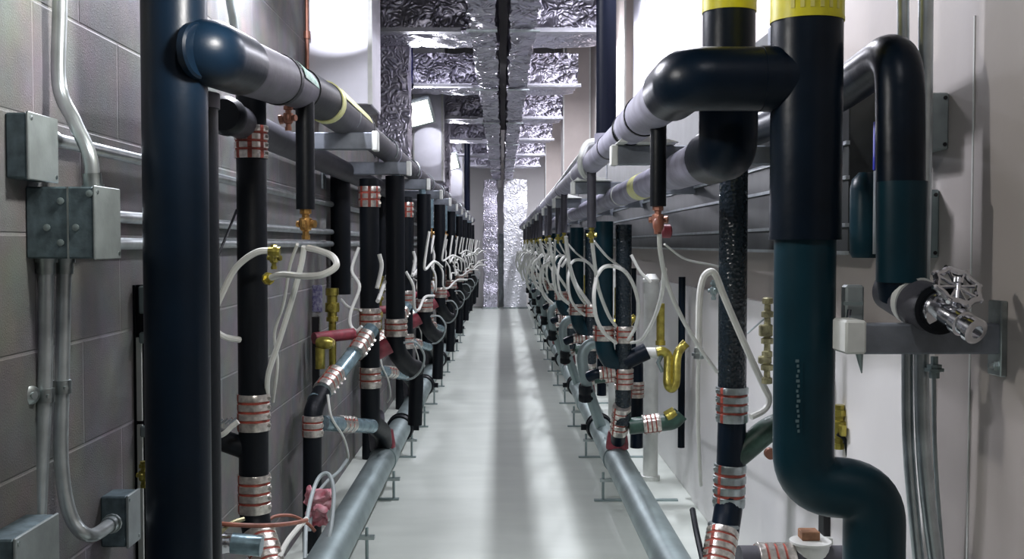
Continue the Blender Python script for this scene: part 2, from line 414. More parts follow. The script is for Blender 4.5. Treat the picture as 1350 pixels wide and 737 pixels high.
t = thing('foil_riser', 'foil-wrapped vertical duct on the left wall behind the second shaft', 'duct', (-.7, 11.2, 1.6), 'left foil risers')
MB().grid_box((-.80, 11.3, 1.62), (-.56, 11.6, 2.7), 22, amp=.015, sc_=9).build('duct_wrap', 'foil', t)
shaft(.715, .87, 5.46, .35, 1.79, 'sheet', 'bluish white sheet metal shaft on the right wall beside the drywall panel', 'right shafts')
shaft(.60, .87, 10.5, .35, 1.79, 'tan', 'tan drywall shaft high on the right wall, right of the foil ducts', 'right shafts', 'wall shaft', 'drywall_shaft')
shaft(.60, .87, 14.8, .35, 1.79, 'tan', 'small tan drywall shaft farthest back on the right', 'right shafts', 'wall shaft', 'drywall_shaft')
shaft(.80, .87, 7.0, .5, 1.79, 'tan', 'narrow tan drywall strip between the navy riser and the bluish shaft', 'right shafts', 'wall shaft', 'drywall_shaft')
t = thing('blue_pipe', 'short vivid dark blue pipe under the first left branch duct, above the floodlight', 'pipe', P(538, 100, 7.9))
MB().tube([P(538, 116, 7.9), P(538, 116, 7.9) + Vector((0, 0, 1.0))], .036, 16).build('pipe_run', 'bluep', t)
MB().lathe(P(538, 116, 7.9), (0, 0, 1), [(-.01, .03), (0, .042), (.03, .042)], 16).build('end_collar', 'navy', t)
t = thing('copper_pipe', 'thin reddish copper pipe running up the left edge of the bright shaft', 'pipe', P(403, 60, 4.33))
MB().tube([(P(403, 60, 4.3).x, 4.33, 1.7), (P(403, 60, 4.3).x, 4.33, 3.2)], .008, 10).build('pipe_run', 'copper', t)
MB().lathe((P(403, 60, 4.3).x, 4.33, 1.98), (0, 0, 1), [(0, .014), (.03, .014)], 10).build('collar', 'copper', t)
# ================================================================== RISERS AND HEADERS
def ring(root, name, p, d, r, w, m, seg=28):
    return MB().lathe(Vector(p) - Vector(d).normalized() * w / 2, d, [(0, r * .98), (0.0, r), (w, r), (w, r * .98)], seg).build(name, m, root)
def arcpatch(root, name, y0, y1, c, r, a0, a1, m, n=8):
    """label strip lying on a pipe that runs along y"""
    mb = MB(); b = 0
    for (y) in (y0, y1):
        for rr in (r + .0008, r + .002):
            for k in range(n + 1):
                a = R_(a0 + (a1 - a0) * k / n); mb.v.append(Vector((c[0] + math.cos(a) * rr, y, c[1] + math.sin(a) * rr)))
    q = n + 1
    for k in range(n):
        mb.face([q + k, q + k + 1, 3 * q + k + 1, 3 * q + k]); mb.face([k, q + k, 3 * q + k, 2 * q + k][::-1] if k == 0 else [k, k + 1, q + k + 1, q + k])
        mb.face([2 * q + k, 2 * q + k + 1, 3 * q + k + 1, 3 * q + k])
    return mb.build(name, m, root)
# left riser
rl = P(233, 368, 1.95).x
t = thing('insulated_riser', 'thick black insulated riser in the left foreground in front of the block wall', 'pipe', (rl, 1.95, 0), 'foreground risers')
MB().tube([(rl, 1.95, 0), (rl, 1.95, 1.0), (rl, 1.95, ZC)], .0585, 40).build('riser_pipe', 'rubber', t)
MB().lathe((rl + .045, 1.915, 1.495), (1, -.35, 0), [(0, .050), (.012, .050), (.016, .046)], 28).build('seam_collar', 'rubber', t)
t = thing('insulated_riser', 'thinner black riser right behind the thick left foreground riser', 'pipe', (-.612, 2.13, 0), 'foreground risers')
MB().tube([(-.613, 2.13, 0), (-.613, 2.13, 1.45)], .046, 28).build('riser_pipe', 'rubber2', t)
MB().lathe((-.613, 2.13, 1.42), (0, 0, 1), [(0, .047), (.0, .050), (.03, .050), (.03, .04)], 28).build('end_collar', 'jacket', t)
# left header
HX, HZ = -.52, 1.57
t = thing('supply_header', 'long grey and black insulated header pipe along the upper left with yellow tape', 'pipe', (HX, 2.0, 1.5), 'header pipes')
MB().tube(fillet([(rl + .03, 1.95, 1.497), (-.528, 1.945, 1.497), (-.528, 2.15, 1.51)], .05), .0605, 36).build('elbow', 'rubber', t)
MB().tube([(-.528, 2.13, 1.508), (-.526, 2.5, 1.535), (-.525, 2.52, 1.537)], [.0575, .0575, .0575], 36).build('jacket', 'jacket', t)
MB().tube([(-.526, 2.515, 1.537), (-.524, 2.78, 1.552)], .052, 36).build('jacket', 'jacket', t)
MB().tube([(-.524, 2.77, 1.552), (-.522, 3.12, 1.566)], .056, 36).build('sleeve', 'rubber2', t)
MB().tube([(-.522, 3.11, 1.566), (-.52, 3.88, 1.57)], .058, 36).build('jacket', 'jacketd', t)
MB().tube([(-.52, 3.85, 1.57), (-.52, 8, 1.57), (-.52, 18.6, 1.57)], .047, 28).build('main_pipe', 'jacketd', t)
ring(t, 'end_band', (-.526, 2.51, 1.536), (0, 1, .06), .060, .03, 'rubber2')
ring(t, 'end_band', (-.52, 3.88, 1.57), (0, 1, 0), .060, .03, 'rubber2')
ring(t, 'yellow_band', (-.521, 3.14, 1.567), (0, 1, .0), .0605, .06, 'yellowp')
arcpatch(t, 'yellow_stripe', 3.17, 3.82, (-.5205, 1.569), .0585, 12, 44, 'yellowp')
arcpatch(t, 'green_label', 2.57, 2.76, (-.525, 1.546), .0525, 5, 55, 'green')
for k in range(10): ring(t, 'band', (-.52, 5.0 + 1.25 * k, 1.57), (0, 1, 0), .049, .025, 'jacketl')
# second parallel left header near wall (behind)
t = thing('supply_header', 'grey header pipe close to the left wall, seen behind the thick riser', 'pipe', (-.70, 2.7, 1.49), 'header pipes')
MB().tube([(-.70, 2.72, 1.475), (-.70, 18, 1.475)], .043, 24).build('main_pipe', 'jacketd', t)
MB().lathe((-.70, 2.73, 1.475), (0, -1, 0), [(0, .05), (.03, .05), (.045, .04)], 24).build('end_cap', 'rubber2', t)
# right riser with bottom offset
rr_ = P(1061, 368, 1.95).x; zb = P(1060, 640, 1.95).z
t = thing('insulated_riser', 'thick dark teal insulated riser in the right foreground with an offset at its foot', 'pipe', (rr_, 1.95, 0), 'foreground risers')
xo = P(1148, 640, 1.95).x
MB().tube(fillet([(rr_, 1.95, 1.2), (rr_, 1.95, zb), (xo, 1.93, zb - .003), (xo, 1.93, .0)], .062, 10), .0555, 44).build('lower_pipe', 'teal', t)
zs = P(1060, 314, 1.95).z
MB().tube([(rr_, 1.95, zs), (rr_, 1.95, 1.4), (rr_, 1.95, ZC)], .0645, 44).build('upper_sleeve', 'rubber', t)
ring(t, 'sleeve_rim', (rr_, 1.95, zs), (0, 0, 1), .0655, .006, 'rubber')
z0 = P(1060, 30, 1.95).z
MB().lathe((rr_, 1.95, z0), (0, 0, 1), [(0, .0645), (0, .0665), (.007, .0665), (.007, .0658), (.25, .0658)], 44).build('yellow_label', 'yellow', t)
lb = MB()
for k in range(6):                       # pale vertical marks of the flow label
    a = R_(-90 - 38 + k * 15.0); d = Vector((math.cos(a), math.sin(a), 0)); w = Vector((-d.y, d.x, 0))
    c = Vector((rr_, 1.95, z0 + .045)) + d * .0663
    lb.box(c - Vector((.0035, .0008, .030)), c + Vector((.0035, .0008, .08 + .004 * (k % 3))), rot=Matrix.Rotation(a + math.pi / 2, 3, 'Z'))
sub(t.children[-1], 'label_mark', lb, 'yellowm')
mk = MB()                                # faint printed line down the insulation
for k in range(15):
    p = P(1052 + (k % 3 - 1) * .9, 476 + k * 6.6, 1.8945); s_ = .0018 if k % 4 else .003
    mk.box(p - Vector((s_, .0006, .0026)), p + Vector((s_, .0006, .0026)))
mk.build('printed_lettering', 'print', t)
# right header one
HX1 = P(905, 104, 1.95).x; HZ1 = P(905, 104, 1.95).z
t = thing('supply_header', 'upper dusty grey header pipe leaving the right foreground riser toward the back', 'pipe', (HX1, 1.95, HZ1), 'header pipes')
MB().tube(fillet([(rr_ - .02, 1.95, HZ1), (HX1, 1.95, HZ1), (HX1, 2.12, HZ1)], .045, 8), .058, 36).build('elbow', 'rubber', t)
MB().tube([(HX1, 2.10, HZ1), (HX1 - .002, 2.2, HZ1), (HX1 - .004, 2.75, HZ1)], [.056, .050, .045], 30).build('jacket', 'jacketl', t)
MB().tube([(HX1 - .004, 2.74, HZ1), (HX1 - .004, 6, HZ1), (HX1 - .004, 18.6, HZ1)], .039, 26).build('main_pipe', 'jacketl', t)
for y in (2.50, 2.76, 2.80): ring(t, 'band', (HX1 - .003, y, HZ1), (0, 1, 0), .050 if y < 2.6 else .0465, .014, 'rubber2')
for k in range(8): ring(t, 'band', (HX1 - .004, 3.3 + 1.3 * k, HZ1), (0, 1, 0), .041, .02, 'pvc' if k % 2 else 'jacketd')
ring(t, 'collar', (rr_ - .07, 1.95, HZ1), (1, 0, 0), .060, .03, 'rubber')
# right riser two + header two
RX2 = P(960, 200, 2.2).x; HZ2 = P(960, 205, 2.2).z + .01
t = thing('supply_header', 'lower dusty grey header pipe on the right fed by the shorter black riser', 'pipe', (RX2, 2.2, HZ2), 'header pipes')
MB().tube([(RX2, 2.2, HZ2 + .11), (RX2, 2.2, ZC)], .0535, 32).build('riser_pipe', 'rubber', t)
MB().tube(fillet([(RX2, 2.2, HZ2 + .15), (RX2, 2.2, HZ2), (RX2, 2.38, HZ2)], .035, 6), .0600, 32).build('elbow', 'rubber', t)
MB().tube([(RX2, 2.36, HZ2), (RX2, 2.5, HZ2), (RX2, 2.85, HZ2)], [.055, .050, .047], 30).build('jacket', 'jacketl', t)
MB().tube([(RX2, 2.84, HZ2), (RX2, 6, HZ2), (RX2, 18.5, HZ2)], .042, 28).build('main_pipe', 'jacketl', t)
ring(t, 'yellow_band', (RX2, 3.55, HZ2), (0, 1, 0), .0435, .16, 'yellowp')
for y in (4.15, 5.2, 6.9, 8.6): ring(t, 'band', (RX2, y, HZ2), (0, 1, 0), .044, .018, 'pvc')
MB().lathe((RX2, 2.2, P(958, 17, 2.2).z), (0, 0, 1), [(0, .053), (0, .0555), (.2, .0555)], 32).build('yellow_label', 'yellow', t)
# gooseneck and header three on the right
gx = P(1190, 200, 1.9).x; gzt = P(1190, 62, 1.9).z; gzb = P(1188, 372, 1.9).z
t = thing('gooseneck_pipe', 'black insulated gooseneck pipe ending in the chrome hose valve on the steel bracket', 'pipe', (gx, 1.9, gzb), 'header pipes')
e1 = P(1215, 402, 1.86); e0 = P(1188, 384, 1.92); e2 = P(1238, 408, 1.78)
MB().tube(fillet([(gx, 17.5, gzt - .03), (gx, 2.3, gzt - .03), (gx, 1.92, gzt), (gx, 1.90, e0.z + .03), e0 + Vector((0, -.005, -.006))], .075, 9), .0425, 36).build('main_pipe', 'rubber', t)
MB().tube([(gx, 1.9, gzb + .0), (gx, 1.9, gzb + .18)], .0435, 36).build('lower_sleeve', 'teal', t)
MB().tube([e0 + Vector((-.003, .03, .004)), e1, e2], .0425, 36).build('foot_jacket', 'jacketd', t)
d_ = (e2 - e1).normalized()
ring(t, 'white_strap', e0 + (e1 - e0) * .75, (e2 - e0), .044, .018, 'pvc')
MB().lathe(e2 - d_ * .004, d_, [(0, .0425), (.008, .0425), (.008, .034), (.010, .034)], 32).build('end_face', 'rubber2', t)
# chrome hose valve
v0 = e2 + d_ * .006
hv = thing('hose_valve', 'chrome hose valve with round spoked handwheel at the end of the gooseneck', 'valve', v0)
ax = Vector((.30, -.85, -.34)).normalized()
MB().lathe(v0 - ax * .01, ax, [(0, .03), (.006, .032), (.012, .030), (.014, .018), (.03, .020), (.045, .017), (.052, .017), (.052, .022), (.066, .022), (.068, .018), (.085, .019), (.085, .022), (.096, .022), (.099, .016), (.099, .011), (.09, .011)], 20).build('valve_body', 'chrome', hv)
hc = P(1262, 378, 1.76); hs = v0 + ax * .035
hd = (hc - hs).normalized()
MB().lathe(hs, hd, [(0, .014), (.012, .015), (.014, .009), ((hc - hs).length + .006, .006), ((hc - hs).length + .006, .010), ((hc - hs).length + .014, .010)], 12).build('stem', 'chrome', hv)
w_ = MB(); wn = Vector((.15, -.72, .68)).normalized(); uu = wn.cross(Vector((0, 0, 1))).normalized(); vv = wn.cross(uu)
N = 40; cp = []
for i in range(N + 1):
    a = 2 * math.pi * i / N; rr0 = .036 + .0022 * math.cos(8 * a); cp.append(hc + (uu * math.cos(a) + vv * math.sin(a)) * rr0)
w_.tube(cp, .0060, 8)
for i in range(8):
    a = 2 * math.pi * i / 8; dv = (uu * math.cos(a) + vv * math.sin(a))
    w_.tube([hc + dv * .006, hc + dv * .036], .0032, 6)
    w_.tube([hc + dv * .037, hc + dv * .046], [.006, .004], 6)
w_.build('handwheel', 'chrome', hv)
# steel strut bracket under it
zb_ = P(1200, 446, 1.84).z
sb = thing('strut_bracket', 'grey steel strut arm and wall plate carrying the hose valve on the right', 'bracket', (.87, 1.84, zb_))
xl_ = P(1115, 446, 1.86).x
MB().box((xl_, 1.82, zb_ - .026), (.866, 1.86, zb_ + .026), bev=.003).build('strut_arm', 'strut', sb)
MB().box((.858, 1.815, zb_ - .065), (.870, 1.865, zb_ + .066), bev=.002).build('wall_plate', 'steel', sb)
MB().lathe((.858, 1.83, zb_ - .047), (-1, 0, 0), [(0, .009), (.006, .009), (.006, .005), (.014, .005)], 6).build('bolt', 'steel', sb)
x0 = P(1115, 446, 1.80).x; x1 = P(1143, 446, 1.80).x
MB().box((x0, 1.80, zb_ - .024), (x1, 1.875, zb_ + .034), bev=.004).build('plastic_end_cap', 'pvc', sb)
MB().tube([P(1133, 466, 1.81), P(1136, 492, 1.81)], [.007, .001], 8).build('cap_tab', 'steeld', sb)
# rest of that shelf: small meter behind
t = thing('gauge_box', 'small grey box standing on the strut just right of the teal riser', 'box', P(1122, 425, 1.9))
MB().box(P(1108, 424, 1.93), P(1140, 376, 1.90) + Vector((0, .0, 0)), bev=.004).build('box_body', 'plate', t)
MB().box(P(1110, 402, 1.89), P(1138, 398, 1.88)).build('cover_lip', 'steeld', t)
MB().tube([P(1118, 424, 1.88), P(1120, 408, 1.88)], .004, 8).build('stud', 'chrome', t)
# navy vertical riser on to header one
nx = P(801, 120, 3.45).x
t = thing('navy_riser', 'straight dark navy vertical pipe coming down onto the upper right header', 'pipe', (HX1, 3.45, HZ1))
MB().tube([(nx, 3.5, HZ1 + .03), (nx, 3.5, ZC)], .033, 24).build('riser_pipe', 'navy', t)
MB().lathe((nx, 3.5, HZ1 + .03), (0, 0, 1), [(0, .038), (.03, .038), (.03, .033)], 24).build('saddle', 'jacketl', t)
t = thing('navy_riser', 'straight dark vertical pipe above the far left header beside the narrow shaft', 'pipe', (-.52, 14, 1.6))
MB().tube([(P(616, 240, 14.2).x, 14.2, 1.6), (P(616, 240, 14.2).x, 14.2, ZC)], .038, 16).build('riser_pipe', 'navy', t)
t = thing('pipe_clamp', 'small dark bolt clamp standing on top of the yellow-taped left header', 'clamp', P(455, 150, 3.7))
MB().tube([P(455, 150, 3.7), P(455, 136, 3.7)], .006, 8).box(P(450, 137, 3.7), P(460, 131, 3.7) + Vector((0, .02, 0)), bev=.002).build('bolt', 'rubber2', t)
MB().tube([P(438, 134, 3.7), P(452, 134, 3.7)], .003, 6).build('pin', 'steel', t)
# ================================================================== STRUT BRACKETS (trapeze)
s0 = thing('strut_bracket', 'x', 'bracket', (-.6, 3.5, 1.5))
zt = 1.515
MB().box((-.80, 3.48, zt - .056), (-.42, 3.52, zt), bev=.003).build('strut_arm', 'strut', s0)
MB().box((-.425, 3.475, zt - .060), (-.405, 3.525, zt + .004), bev=.003).build('end_cap', 'pvc', s0)
MB().box((-.80, 3.46, zt - .12), (-.79, 3.54, zt + .03), bev=.002).build('wall_plate', 'steel', s0)
cl = MB(); cl.tube([Vector((-.52 + .056 * math.cos(R_(a)), 3.5, 1.57 + .056 * math.sin(R_(a)))) for a in range(-40, 221, 20)], .004, 6); cl.build('pipe_clamp', 'steel', s0)
s0['label'] = 'steel strut bracket under the yellow-taped left header, nearest to the camera'; s0['group'] = 'left header brackets'
for k in range(1, 10):
    copy_thing(s0, 1.25 * k, label='steel strut bracket under the left header, %s one from the camera' % ORD[k])
s1 = thing('strut_bracket', 'steel strut bracket with white saddle under the upper right header, nearest to the camera', 'bracket', (.6, 2.8, 1.4), 'right header brackets')
zt = HZ1 - .044
MB().box((.30, 2.78, zt - .05), (.87, 2.82, zt), bev=.003).build('strut_arm', 'strut', s1)
MB().box((.285, 2.775, zt - .052), (.303, 2.825, zt + .002), bev=.003).build('end_cap', 'pvc', s1)
sad = MB(); b0 = len(sad.v)
for (x, z) in ((.295, 0), (.315, .022), (.37, .022), (.45, 0)):
    for y in (2.70, 2.90): sad.v.append(Vector((x, y, zt + z + .001)))
for (x, z) in ((.295, 0), (.45, 0)): pass
sad.face([0, 2, 4, 6], 0, False); sad.face([1, 7, 5, 3], 0, False)
for a, b in ((0, 2), (2, 4), (4, 6), (6, 0)): sad.face([a, a + 1, b + 1, b], 0, False)
sad.build('white_saddle', 'pvc', s1)
MB().box((.86, 2.76, zt - .1), (.87, 2.84, zt + .03)).build('wall_plate', 'steel', s1)
for k in range(1, 9):
    copy_thing(s1, 1.62 * k, label='steel strut bracket with white saddle under the right headers, %s one from the camera' % ORD[k])
# ================================================================== FLOOR DRAIN PIPES
def floor_pipe(x, side, label):
    t = thing('floor_drain_pipe', label, 'pipe', (x, 2, .16), 'floor drain pipes')
    MB().tube([(x, 1.2, .16), (x, 6, .16), (x, 18.7, .16)], .059, 36).build('main_pipe', 'steeld', t)
    for k in range(8):
        y = 5.72 + 1.72 * k
        MB().lathe((x, y - .05, .16), (0, 1, 0), [(0, .06), (0, .068), (.015, .074), (.03, .074), (.03, .068), (.07, .068), (.07, .074), (.085, .074), (.1, .068), (.1, .06)], 28).box((x - .10, y - .012, .145), (x + .10, y + .012, .175)).build('coupling', 'rubber2', t)
        y2 = 4.95 + 1.72 * k
        MB().lathe((x, y2 - .1, .16), (0, 1, 0), [(0, .06), (0, .064), (.2, .064), (.2, .06)], 28).build('joint_collar', 'steeld', t)
    return t
fl = floor_pipe(-.55, -1, 'thick galvanised drain pipe running along the floor on the left side')
fr = floor_pipe(.527, 1, 'thick galvanised drain pipe running along the floor on the right side')
def stand(x, y, s):
    t = thing('pipe_stand', 'x', 'pipe stand', (x, y, 0))
    xi = x - s * (.115 if s > 0 else .085); xo_ = x + s * .26; rq = .075 if s > 0 else .062
    MB().box((xi, y - .012, 0), (xo_ if s > 0 else x - .16, y + .012, .008)).build('base_strip', 'steeld', t)
    MB().tube([(x - s * rq, y, .008), (x - s * rq, y, .13)], .006, 8).build('rod', 'steeld', t)
    MB().tube([(x + s * .085, y, .008), (x + s * .085, y, .13)], .006, 8).build('rod', 'steeld', t)
    MB().box((x - (.09 if s > 0 else .07), y - .014, .088), (x + .09, y + .014, .1005)).build('cross_plate', 'steel', t)
    return t
sl = stand(-.55, 3.8, -1); sr = stand(.527, 4.72, 1)
sl['label'] = 'small threaded-rod stand under the left floor pipe, nearest to the camera'; sl['group'] = 'left pipe stands'
sr['label'] = 'small threaded-rod stand under the right floor pipe, nearest to the camera'; sr['group'] = 'right pipe stands'
for k in range(1, 11):
    copy_thing(sl, .95 * k, label='small threaded-rod stand under the left floor pipe, %s one from the camera' % ORD[k])
    copy_thing(sr, .97 * k, label='small threaded-rod stand under the right floor pipe, %s one from the camera' % ORD[k])
# ================================================================== LEFT WALL ITEMS
def wallbox(px0, py0, px1, py1, depth, label, y1=None, dbl=False, name='junction_box', m1='boxd', m2='plate'):
    """box on the left wall: left edge on the wall at px0, cover facing the aisle ending at px1"""
    Y0 = .8 * F / (662 - px0); z1 = P(px0, py0, Y0).z; z0 = P(px0, py1, Y0).z; xf = -.8 + depth
    Y1 = Y0
    for i in range(400):
        if P(px1, py0, Y0 + i * .002).x <= 9: pass
        if -xf * F / (662 - px1) < Y0 + i * .002: Y1 = Y0 + i * .002; break
    t = thing(name, label, 'electrical box', (-.8, Y0, z0), 'conduit boxes')
    MB().box((-.8, Y0, z0), (xf - .004, Y1, z1), bev=.003).build('box_body', m1, t)
    MB().box((xf - .004, Y0 - .002, z0 - .002), (xf + .001, Y1 + .002, z1 + .002), bev=.0015).build('cover_plate', m2, t)
    for (yy, zz) in ((Y0 + .008, z1 - .008), (Y1 - .008, z0 + .008)):
        MB().lathe((xf, yy, zz), (1, 0, 0), [(0, .004), (.002, .004), (.003, .002)], 10).build('screw', 'steel', t)
    return t, Y0, Y1, z0, z1, xf
bA = wallbox(12, 148, 80, 235, .038, 'shallow grey switch box high on the left block wall')
bB = wallbox(37, 246, 160, 341, .117, 'deep galvanised junction box with conduits above and below on the left wall')
for (px, py) in ((80, 265), (80, 320), (118, 255), (62, 300), (100, 300)):
    p = P(px, py, bB[1] - .001); MB().lathe(p, (0, -1, 0), [(0, .006), (.002, .006), (.003, .003)], 10).build('knockout', 'steeld', bB[0])
MB().box((-.785 + .055, bB[1] - .002, bB[3]), (-.785 + .058, bB[1] + .001, bB[4])).build('seam', 'steel', bB[0])
bC = wallbox(-30, 712, 74, 800, .055, 'galvanised junction box at the bottom left corner of the view')
bD = wallbox(130, 655, 182, 722, .055, 'small junction box low on the wall left of the thick riser')
def conduit(label, pts, r=.0125, rad=.08, couplings=(), m='emt', ends=True, grp='left wall conduits', sm=False):
    pp = smooth(pts, 8) if sm else fillet(pts, rad, 8)
    t = thing('conduit', label, 'conduit', pp[0], grp)
    MB().tube(pp, r, 16).build('conduit_run', m, t)
    if ends:
        for (a, b) in ((pp[0], pp[1]), (pp[-1], pp[-2])):
            d = (b - a).normalized()
            MB().lathe(a, d, [(0, r * 1.5), (.008, r * 1.5), (.008, r * 1.25), (.028, r * 1.25), (.028, r)], 12).build('connector', 'steel', t)
    for c in couplings:
        p, d = c
        MB().lathe(p - d * .012, d, [(0, r * 1.0), (0, r * 1.25), (.024, r * 1.25), (.024, r)], 12).tube([p, p + Vector((.01, -.012, 0)).normalized() * r * 1.9], .0035, 8).build('set_screw_coupling', 'steel', t)
    return t
YB_ = bB[1] + .05
conduit('bent zinc conduit dropping from the top edge into the deep junction box', [P(79, -160, 1.87), P(79, 0, 1.87), P(78, 110, 1.87), P(98, 160, 1.855), P(118, 205, 1.84), P(123, 250, YB_)], .0125, sm=True)
conduit('left of the two zinc conduits under the deep junction box', [P(61, 340, YB_ - .01), P(60, 500, YB_ - .01), P(55, 600, YB_ - .01), P(50, 716, YB_ - .01)], .0125, couplings=((P(59.5, 521, YB_ - .01), Vector((0, 0, 1))),))
conduit('right zinc conduit under the deep junction box, curving to the low box', [P(85, 340, YB_ + .03), P(82, 500, YB_ + .03), P(81, 610, YB_ + .03), P(93, 680, YB_ + .035), P(118, 706, YB_ + .05), P(148, 690, 2.03)], .0125, sm=True, couplings=((P(82, 510, YB_ + .03), Vector((0, 0, 1))),))
t = thing('conduit_strap', 'round one-hole strap beside the left zinc conduit on the block wall', 'strap', P(42, 521, YB_))
MB().lathe(P(42, 521, 1.80), (1, -.6, 0), [(-.012, .016), (0, .016), (.004, .010), (.004, .006), (.008, .006)], 16).build('strap_ear', 'steel', t)
conduit('grey conduit bending down behind the left header elbow to the block wall', [P(296, -60, 3.0), P(303, 0, 3.0), P(309, 40, 3.02), P(312, 120, 3.05)], .012, ends=False, m='plate', sm=True)
for (a, b, lab) in ((bA[2], P(80, 182, bA[2]).z, 'upper horizontal zinc conduit running back along the left wall from the switch box'),
                    (bB[2], P(160, 281, bB[2]).z, 'middle horizontal zinc conduit running back from the deep junction box'),
                    (bB[2], P(160, 321, bB[2]).z, 'lower horizontal zinc conduit running back from the deep junction box')):
    conduit(lab, [(-.7795, a, b), (-.7795, 5, b), (-.7795, 17, b)], .0125, .01)
t = thing('wall_strut', 'vertical slotted steel strut on the block wall beside the thick left riser', 'strut', (-.8, 2.28, .2))
ys = .8 * F / (662 - 176)
MB().box((-.8, ys, 0), (-.795, ys + .035, P(176, 376, ys).z)).box((-.795, ys + .008, 0), (-.780, ys + .04, P(176, 376, ys).z)).build('channel', 'rubber2', t)
MB().box((-.794, ys, .02), (-.783, ys + .0075, P(176, 560, ys).z)).box((-.794, ys, P(176, 555, ys).z), (-.783, ys + .0075, P(176, 445, ys).z)).build('white_strip', 'pvc', t)
for (py, h) in ((395, .03), (445, .012), (568, .012)):
    p = P(183, py, ys + .01); MB().box((-.787, ys - .004, p.z - h), (-.762, ys + .04, p.z + h), bev=.003).build('strut_clip', 'steeld', t)
t = thing('brass_fitting', 'small brass fitting low beside the left riser', 'fitting', P(190, 625, 2.2))
valve_mb(P(189, 612, 2.2), .6).build('fitting_body', 'ybrass', t)
# ================================================================== LEFT FOREGROUND DRAIN STACK
YS = 2.9; rS = 39 * YS / F / 2; sx_ = P(333, 400, YS).x
def sp(py): return Vector((sx_, YS, P(333, py, YS).z))
t = thing('drain_stack', 'black cast iron drain stack in the left foreground with three striped couplings', 'drain pipe', (sx_, YS, 0), 'left drain stacks')
foot = P(362, 775, 2.78)
pipe(t, 'stack_pipe', [Vector((sx_, YS, 1.62)), sp(688), foot], rS, 'rubber2', .05, 28)
coup(t, sp(166), sp(209), rS, 4, cols=(2, 5, 8, 11)); coup(t, sp(519), sp(567), rS, 4); coup(t, sp(625), sp(675), rS, 4)
coup(t, P(341, 702, 2.87), P(357, 755, 2.80), rS, 5)
MB().tube(fillet([sp(605), P(325, 592, 2.9), P(292, 580, 2.88), P(275, 572, 2.86)], .03), rS * .72, 20).build('side_inlet', 'rubber2', t)
mb = MB()
for k in range(5):
    p = P(284 + k * 6, 556 - k * .5, 2.84); mb.tube([p + Vector((-.012, 0, -.008)), p + Vector((.008, 0, .006))], .003, 6)
mb.build('clean_out_bolts', 'chrome', t)
hose_thing('white vinyl hose curling from the side inlet of the left foreground stack', PL([(282, 577, 2.82), (295, 572, 2.8), (306, 562, 2.8), (314, 556, 2.8)]), .007)
# drop from header with valve
def drop(label, px, py0, py1, Y, w, vs, m='rubber2', vm='brass', grp=None):
    x = P(px, py0, Y).x; z0 = P(px, py1, Y).z; z1 = (1.53 if px < 662 else HZ1 - .03)
    t = thing('supply_drop', label, 'pipe', (x, Y, z0), grp)
    MB().tube([(x, Y, z0), (x, Y, z1)], w / 2, 18).build('drop_pipe', m, t)
    vo = valve_mb((x, Y, z0), vs).build('stop_valve', vm, t)
    return t
drop('short black supply drop with brass valve under the left header, nearest to camera', 402, 150, 276, 2.75, .048, .95, grp='left supply drops')
t = thing('header_tap', 'small copper coloured tap fitting on the side of the left header', 'valve', P(378, 152, 2.8))
valve_mb(P(380, 140, 2.7), .75).build('tap_body', 'copper', t)
MB().lathe(P(368, 158, 2.71), (1, 0, .2), [(0, .012), (.01, .012), (.012, .006), (.03, .006)], 8).build('tap_handle', 'copper', t)
hose_thing('big white hose loop around the left foreground stack', PL([(366, 332, 2.72), (340, 332, 2.72), (312, 352, 2.74), (294, 385, 2.75), (283, 412, 2.76), (282, 432, 2.78), (296, 444, 2.82), (316, 448, 2.86)]), .0085, fit='ybrass')
hose_thing('white hose loop reaching forward right of the left foreground stack', PL([(352, 368, 2.80), (372, 362, 2.74), (400, 364, 2.65), (425, 362, 2.6), (443, 351, 2.6), (438, 338, 2.63), (420, 330, 2.68), (406, 327, 2.72)]), .0085, fit='ybrass')
hose_thing('long white hose slanting from the brass valve to the left foreground stack', PL([(401, 325, 2.74), (397, 350, 2.76), (385, 395, 2.8), (368, 450, 2.84), (354, 492, 2.86), (352, 520, 2.9)]), .0075)
hose_thing('thin white hose hanging behind the slanting hose on the block wall', PL([(392, 322, 2.76), (382, 352, 2.85), (374, 400, 2.95), (362, 440, 3.0), (366, 480, 3.05), (360, 530, 3.1)]), .0045)
hose_thing('short dark cable leaning from the left foreground stack down to the thick riser', PL([(312, 277, 2.86), (298, 312, 2.7), (281, 352, 2.6)]), .0035, 'rubber2', 'cable', name='control_cable')
t = thing('push_valve', 'small metal push valve clipped to the right of the left foreground stack', 'valve', P(362, 335, 2.74))
valve_mb(P(361, 326, 2.78), .7).build('valve_body', 'ybrass', t)
# floor-level clutter at left
t = thing('floor_valve', 'short chrome and grey pipe end low in the left corner by the stack foot', 'pipe', P(300, 715, 2.6))
MB().tube([P(306, 716, 2.62), P(345, 720, 2.62)], .026, 20).build('pipe_end', 'bluegrey', t)
MB().lathe(P(284, 716, 2.62), (1, 0, 0), [(0, .020), (.004, .026), (.02, .027), (.03, .024), (.045, .024)], 20).build('end_ring', 'chrome', t)
hose_thing('orange and tan tube running sideways in front of the left stack foot', PL([(276, 689, 2.62), (310, 692, 2.6), (350, 693, 2.62), (385, 690, 2.7), (404, 686, 2.8)]), .006, 'orange')
hose_thing('second orange tube arching behind the left stack foot', PL([(352, 690, 3.0), (362, 681, 3.02), (385, 680, 3.05), (405, 690, 3.08), (415, 700, 3.1)]), .005, 'orange')
hose_thing('tan tube curving up from the left corner to the stack foot', PL([(282, 722, 2.6), (290, 704, 2.6), (305, 690, 2.62), (322, 684, 2.64)]), .0055, 'oldbrass')
hose_thing('white tube slanting from the stack foot to the orange tubes', PL([(368, 735, 2.8), (378, 715, 2.85), (392, 697, 2.9), (404, 684, 2.95)]), .0075)
